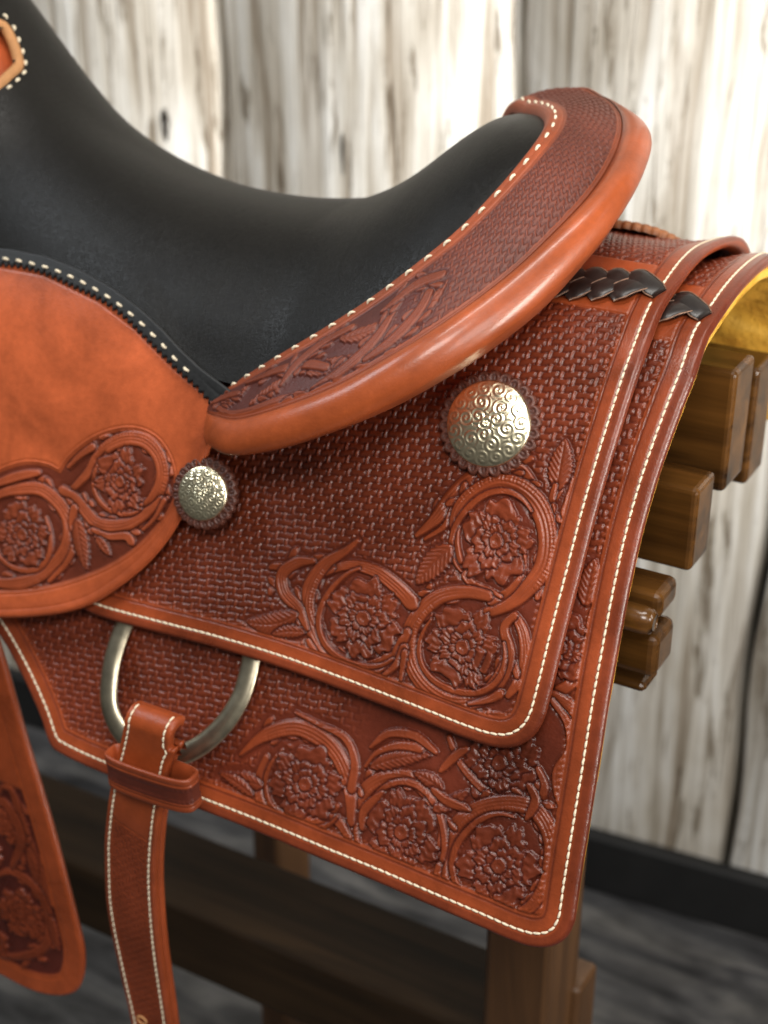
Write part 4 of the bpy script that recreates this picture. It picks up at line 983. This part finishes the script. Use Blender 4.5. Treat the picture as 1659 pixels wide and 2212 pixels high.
thread("stitching", S_band.point(bp[:, 0], bp[:, 1], np.full(len(bp), .2)), np.stack([0*bp[:, 1], np.interp(bp[:, 1], S_band.s, S_band.ny), np.interp(bp[:, 1], S_band.s, S_band.nz)], -1),   .0092, .00085, M_thread, seat, over=0.36, lift=.7, sink=2.6)

# ---------------------------------------------------------------- conchos on scalloped rosettes
def concho(center, nvec, Rd, Rr, label, tilt=(0, 0, 0), nsc=26, seed=0, mt=None):
    n = nrm(np.array(nvec)+np.array(tilt)); t1 = nrm(np.array([1.0, 0, 0])-n[0]*n); t2 = np.cross(n, t1)
    na = nsc*10; a = np.linspace(0, 2*math.pi, na, endpoint=False); rad = np.linspace(0, 1, 26)
    Re = Rr*(0.925+0.075*np.abs(np.cos(a*nsc/2))**0.7)
    V, Sn = [], []
    for r in rad:
        R_ = r*Re; ph = np.mod(a*nsc/(2*math.pi)+.5, 1)-.5; loc = np.hypot((R_-Rr*.87)/1.0, ph*2*math.pi*Rr/nsc)
        h = 2.6-0.9*np.exp(-((loc-1.15)/.42)**2)*(R_ > Rr*.76)-1.8*(r > .985)-.5*np.exp(-((R_-Rr*.76)/.4)**2)
        V.append(center+1e-3*(R_*np.cos(a))[:, None]*t1+1e-3*(R_*np.sin(a))[:, None]*t2+1e-3*h[:, None]*n); Sn.append(np.clip(np.exp(-((loc-1.15)/.5)**2), 0, 1))
    R_ = Re; V.append(center+1e-3*(R_*np.cos(a))[:, None]*t1+1e-3*(R_*np.sin(a))[:, None]*t2-1e-3*2.0*n); Sn.append(np.ones(na))
    V = np.concatenate(V); m = len(rad)+1
    i, j = np.meshgrid(np.arange(m-1), np.arange(na), indexing='ij'); F = np.stack([i*na+j, (i+1)*na+j, (i+1)*na+(j+1) % na, i*na+(j+1) % na], -1).reshape(-1, 4)
    ros = mesh_obj("concho", V, F, mt or M_rosette, saddle, {'stain': np.concatenate(Sn)}); ros["label"] = label
    nr, na = 70, 200; a = np.linspace(0, 2*math.pi, na, endpoint=False); V = []
    rg = np.random.default_rng(seed); cs = [(0, 0)]+[(.50*math.cos(k*1.047+seed), .50*math.sin(k*1.047+seed)) for k in range(6)]+[(.25*math.cos(k*2.09+.6), .25*math.sin(k*2.09+.6)) for k in range(3)]+[(.80*math.cos(k*.4189+.2), .80*math.sin(k*.4189+.2)) for k in range(15)]
    for r in np.linspace(0, 1, nr):
        x, y = r*np.cos(a), r*np.sin(a); D = np.stack([np.hypot(x-c[0], y-c[1]) for c in cs]); k = D.argmin(0); dm = D.min(0)
        th = np.arctan2(y-np.array(cs)[k, 1], x-np.array(cs)[k, 0])
        eng = np.sin(dm*52+th*np.where(k % 2 == 0, 1, -1)+k)*0.105*smooth01(1.0, .9, r)*smooth01(.26, .2, dm)+.08*np.sin(th*5+k)*smooth01(.10, .02, dm)
        h = 2.4+0.24*Rd*math.sqrt(max(0, 1-(.93*r)**2))-0.24*Rd*math.sqrt(1-.93**2)+1.0
        if r > .97: h -= 1.0*(r-.97)/.03
        V.append(center+1e-3*(r*Rd*np.cos(a))[:, None]*t1+1e-3*(r*Rd*np.sin(a))[:, None]*t2+1e-3*(h+eng)[:, None]*n)
    V = np.concatenate(V); i, j = np.meshgrid(np.arange(nr-1), np.arange(na), indexing='ij'); F = np.stack([i*na+j, (i+1)*na+j, (i+1)*na+(j+1) % na, i*na+(j+1) % na], -1).reshape(-1, 4)
    mesh_obj("silver_cap", V, F, M_silver, ros)
p = S_up.hit((1062, 918)); concho(S_up.point(*p, 2.2), S_up.normal(p[1]), 20.6, 25.2, "larger engraved silver concho on a scalloped rosette", (.13, -.16, 0), seed=1)
p = S_up.hit((477, 1070)); concho(S_up.point(*p, 14.5), S_up.normal(p[1]), 13.9, 18.4, "smaller engraved silver concho beside the cantle end", (.10, -.14, 0), 24, seed=2)
ft = atY((1388, 505), .100); concho(np.array([ft[0], .100, ft[2]-.0035]), (0.0, .55, .83), 15.0, 24.0, "scalloped rosette edge showing on the far side", seed=3, mt=M_farros)

# ---------------------------------------------------------------- black braided lacing along the back seam
def braid(surf, pa, pb, n, half, step, h0):
    A, B = surf.hit(pa), surf.hit(pb); d = nrm(B-A); nv = np.array([-d[1], d[0]])
    first = None
    for k in range(n):
        for sgn in (1, -1):
            o = A+d*(k*step+(0.5*step if sgn < 0 else 0))
            t = np.linspace(0, 1, 13)
            pts = o+d*(t*step*1.55)[:, None]+nv*(sgn*half*(1.0-1.45*t))[:, None]
            hh = h0+2.6*np.sin(math.pi*np.clip(.12+.80*t**.75, 0, 1))-(0.4 if sgn < 0 else 0)-.8*t
            P3 = surf.point(pts[:, 0], pts[:, 1], hh); Nn = np.stack([surf.normal(v) for v in pts[:, 1]])
            rad = .0056*np.clip(.55+2.2*t, 0, 1)*np.clip(.75+1.6*(1-t), 0, 1)
            sdo = tube("braid_strand", P3, rad, M_lace, saddle, seg=14, flat=(Nn, .24))
            T = nrm(np.gradient(P3, axis=0)); Wd = nrm(np.cross(T, Nn))
            for es in (1, -1): tube("cut_edge", P3+Wd*(rad*.97)[:, None]*es+Nn*.0005, .00034, M_laceedge, sdo, seg=6)
braid(S_up, (1140, 614), (1382, 622), 5, 9.2, 10.6, 0.8)
braid(S_low, (1376, 662), (1452, 668), 2, 9.2, 10.8, 0.8)

# ---------------------------------------------------------------- rigging ring
rg_ = [(283, 1340), (264, 1400), (257, 1460), (262, 1525), (290, 1580), (340, 1616), (400, 1628), (455, 1607), (503, 1562), (533, 1508), (547, 1450), (550, 1395), (530, 1345), (470, 1318), (390, 1300), (320, 1305)]
rh = resample(spline(S_low.hits(rg_), 10, True), 1.5, True)
vm = S_low.hit((400, 1400))[1]; vb = S_low.hit((400, 1628))[1]
hh = 2.4+8.0*smooth01(vm-25, vb, rh[:, 1]); k = np.ones(9)/9
RP = S_low.point(rh[:, 0], rh[:, 1], hh); RN = np.stack([S_low.normal(v) for v in rh[:, 1]])
ring = tube("rigging_ring", RP, .0055, M_steel, saddle, seg=24, closed=True, flat=(RN, .46))
ring["label"] = "dull metal rigging ring hanging on the lower skirt"

# ---------------------------------------------------------------- fender
fp = Plane(atY((60, 1750), -.150), (1, 0, 0), (0, -.12, -1))
f_tr = [(-60, 1180), (-40, 1290), (0, 1414), (50, 1590), (104, 1771), (140, 1905), (166, 2008), (177, 2062), (175, 2112), (158, 2146), (118, 2154), (62, 2140), (0, 2108), (-70, 2070), (-160, 2020)]
fpoly = np.vstack([resample(spline(fp.hits(f_tr), 8), 3), fp.hits([(-260, 1700), (-260, 1300), (-120, 1150)])])
def f_relief(X, V, d):
    H = fp.hit; C = Carving(X, V); P = lambda x, y: H((x*.415, y*.415+1294))
    for c, r in (((110, 1640), 17), ((-120, 1300), 19), ((60, 1180), 13), ((230, 1740), 12), ((-60, 1780), 16)): C.flower(P(*c), r, 6, r)
    for pts in ([(0, 980), (60, 1000), (120, 1180), (200, 1400), (270, 1600)], [(-40, 1450), (60, 1420), (180, 1500), (250, 1640), (240, 1800), (130, 1860), (0, 1860)], [(-100, 1100), (20, 1060), (110, 1240), (60, 1400)]): C.band([P(*q) for q in pts], 1.5, 1.8, 2, 0, wm=3.0)
    C.leaf(P(150, 1290), P(190, 1480), 5); C.leaf(P(260, 1650), P(300, 1830), 4.5)
    reg = smooth01(14, 15.5, d)*smooth01(H((0, 1690))[1]-2, H((0, 1690))[1]+2, V-0.12*X*0)
    ht = np.where(C.inner > 0, C.h, C.ground(1.0)); sn = np.where(C.inner > 0, .5+.3*smooth01(.3, -.6, C.h), 1.0)
    h = reg*ht-.5*np.exp(-((d-12.6)/.5)**2)
    return h, reg*sn+.1
fender = sheet("fender", fp, fpoly, 0.8, 5.0, f_relief, M_skirt, saddle, R=2.2)
fender["label"] = "hanging fender flap with carved flowers and a rounded lower corner"

# ================================================================== FLANK BILLET STRAP (buckles on and off the ring)
billet = empty("flank_billet", tuple(atY((290, 2000), -.178)+np.array([0, 0, ZB])))
tag(billet, "brown stitched leather strap folded over the metal ring with a keeper loop", "strap")
sp_ = Plane(atY((268, 1566), -.178), (1, 0, 0), (0, .03, -1), bend=.0085)
lf = [(266, 1566), (257, 1610), (247, 1650), (233, 1726), (225, 1800), (224, 1850), (227, 1937), (236, 2000), (249, 2062), (262, 2120), (276, 2180), (292, 2260)]
rt = [(408, 1608), (376, 1625), (363, 1650), (356, 1680), (348, 1726), (340, 1775), (334, 1833), (331, 1890), (332, 1937), (336, 2000), (342, 2062), (350, 2120), (359, 2180), (370, 2260)]
lh, rh_ = sp_.hits(lf), sp_.hits(rt)
topl, topr = lh[0].copy(), rh_[0].copy(); wtop = (topr[0]-topl[0])
w0 = 23.0
lh[:, 0] = lh[:, 0]; rh_[0] = (lh[0, 0]+w0+4.5, 6.0)
strap_poly = np.vstack([[[lh[0, 0]+1.0, -19.0]], [[lh[0, 0]+.6, -8.0]], resample(spline(lh, 6), 3), resample(spline(rh_[::-1], 6), 3), [[lh[0, 0]+w0+6.0, -6.0]], [[lh[0, 0]+w0+6.5, -19.0]]])
v_w = sp_.hit((280, 1800))[1]
wf_a, wf_b = np.array([5.2, .6]), np.array([.3, 4.4])
def strap_relief(X, V, d):
    wv = weave(X, V, (0, 0), wf_a, wf_b); reg = smooth01(5.6, 6.2, d)*smooth01(v_w-.5, v_w+.5, V-.30*(X-lh[0, 0]))
    h = reg*(wv-1)*.8-.35*np.exp(-((d-3.3)/.6)**2)-.45*np.exp(-((d-5.3)/.35)**2)*smooth01(v_w-8, v_w-7, V)
    ln = np.exp(-(((V-.30*(X-lh[0, 0]))-v_w+1)/.6)**2)*smooth01(5.3, 5.8, d); h = h-.7*ln
    stain = .12+reg*(.7-.35*wv)+.35*smooth01(v_w-20, v_w, V)*(1-reg)+.2*np.exp(-((d-3.3)/.7)**2)
    return h, stain
strap = sheet("strap", sp_, strap_poly, 0.5, 5.4, strap_relief, M_strap, billet, R=1.2)
def plane_seam(pl, pts, pitch, rad, parent):
    P2 = resample(pts, .8); P3 = pl.point(P2[:, 0], P2[:, 1], np.zeros(len(P2))); e = .4
    Nn = nrm(pl.point(P2[:, 0], P2[:, 1], np.full(len(P2), 1.0))-P3); return thread("stitching", P3-Nn*.0002, Nn, pitch, rad, M_thread, parent)
ip = inset_path(strap_poly, 3.3, .6)
for sd in (0, 1):
    cx = np.interp(ip[:, 1], rh_[:, 1], rh_[:, 0])*.5+np.interp(ip[:, 1], lh[:, 1], lh[:, 0])*.5
    q_ = ip[((ip[:, 0] < cx) == (sd == 0)) & (ip[:, 1] > -14) & (ip[:, 1] < 260)]; q_ = q_[np.argsort(q_[:, 1])]
    plane_seam(sp_, q_, .0040, .00055, strap)
# back layer of the doubled strap
bl = Plane(atY((268, 1566), -.178)+np.array([0, .0058, 0]), (1, 0, 0), (0, .03, -1))
back_poly = np.vstack([resample(spline(lh, 6), 3)+[1.5, 0], resample(spline(rh_[::-1], 6), 3)+[-.5, 0]])
sheet("strap_back", bl, back_poly, 1.0, 5.0, lambda X, V, d: (0*X, 0*X+.3), M_strap, billet, R=1.2)
# keeper loop
kp = Plane(atY((320, 1690), -.1812), (1, 0, 0), (0, .03, -1))
k_poly = resample(kp.hits([(232, 1617), (300, 1640), (360, 1662), (414, 1684), (416, 1690), (409, 1760), (403, 1765), (340, 1746), (280, 1725), (226, 1706), (223, 1700), (229, 1622)]), 1.5, True)
kc = kp.hits([(226, 1660), (412, 1724)]); kd = nrm(kc[1]-kc[0]); kn = np.array([-kd[1], kd[0]])
def keeper():
    U3 = nrm(kp.U*kd[0]+kp.V*kd[1]); W3 = nrm(kp.U*kn[0]+kp.V*kn[1]); N3 = kp.Nn
    cc = kp.point(*(kc[0]*.5+kc[1]*.5), -5.0); hw = np.linalg.norm(kc[1]-kc[0])/2
    th = np.linspace(0, 2*math.pi, 120, endpoint=False); px = hw*np.sign(np.cos(th))*np.abs(np.cos(th))**.42; py = 7.6*np.sign(np.sin(th))*np.abs(np.sin(th))**.55
    py = py+0.9*np.cos(px/hw*1.5)*(py > 0)
    P2 = np.stack([px, py], 1); tg = np.roll(P2, -1, 0)-np.roll(P2, 1, 0); nn = nrm(np.stack([tg[:, 1], -tg[:, 0]], 1))
    prof = []; H = 10.0                                            # section of the band: over the outside, round both edges, along the inside
    for w_ in np.linspace(-H, H, 41):
        e = H-abs(w_); o = -1.0+math.sqrt(max(0, 1-(1-min(e, 1))**2)) if e < 1 else 0
        o -= .45*math.exp(-((abs(w_)-6.4)/.45)**2); m_ = abs(w_) < 5.0
        prof.append((w_, o-(.5 if m_ else 0), .95 if m_ else .45))
    prof += [(H-.3, -1.9, .3), (0, -2.2, .3), (-H+.3, -1.9, .3)]
    V, S = [], []
    ar_ = np.cumsum(np.linalg.norm(tg, axis=1)/2)
    for w_, o, s in prof:
        of = o+(.42*np.abs(np.sin(ar_*math.pi/2.7))*math.exp(-((abs(w_)-3.8)/1.0)**2) if abs(w_) < 5.0 and o > -1.5 else 0)
        q = P2+nn*(of*np.ones(len(P2)))[:, None]
        V.append(cc+1e-3*(q[:, :1]*U3+q[:, 1:]*N3+w_*W3)); S.append(np.full(len(P2), s))
    m_, n_ = len(prof), len(P2); i, j = np.meshgrid(np.arange(m_), np.arange(n_), indexing='ij')
    F = np.stack([i*n_+j, i*n_+(j+1) % n_, ((i+1) % m_)*n_+(j+1) % n_, ((i+1) % m_)*n_+j], -1).reshape(-1, 4)
    return mesh_obj("keeper_loop", np.concatenate(V), F, M_strap, billet, {'stain': np.concatenate(S)})
keeper()
ec = sp_.hit((307, 2203)); an = np.linspace(0, 2*math.pi, 24, endpoint=False)
tube("punched_hole", sp_.point(ec[0]+3.2*np.cos(an), ec[1]+2.6*np.sin(an), np.full(24, .3)), .0006, M_rawedge, strap, seg=8, closed=True)
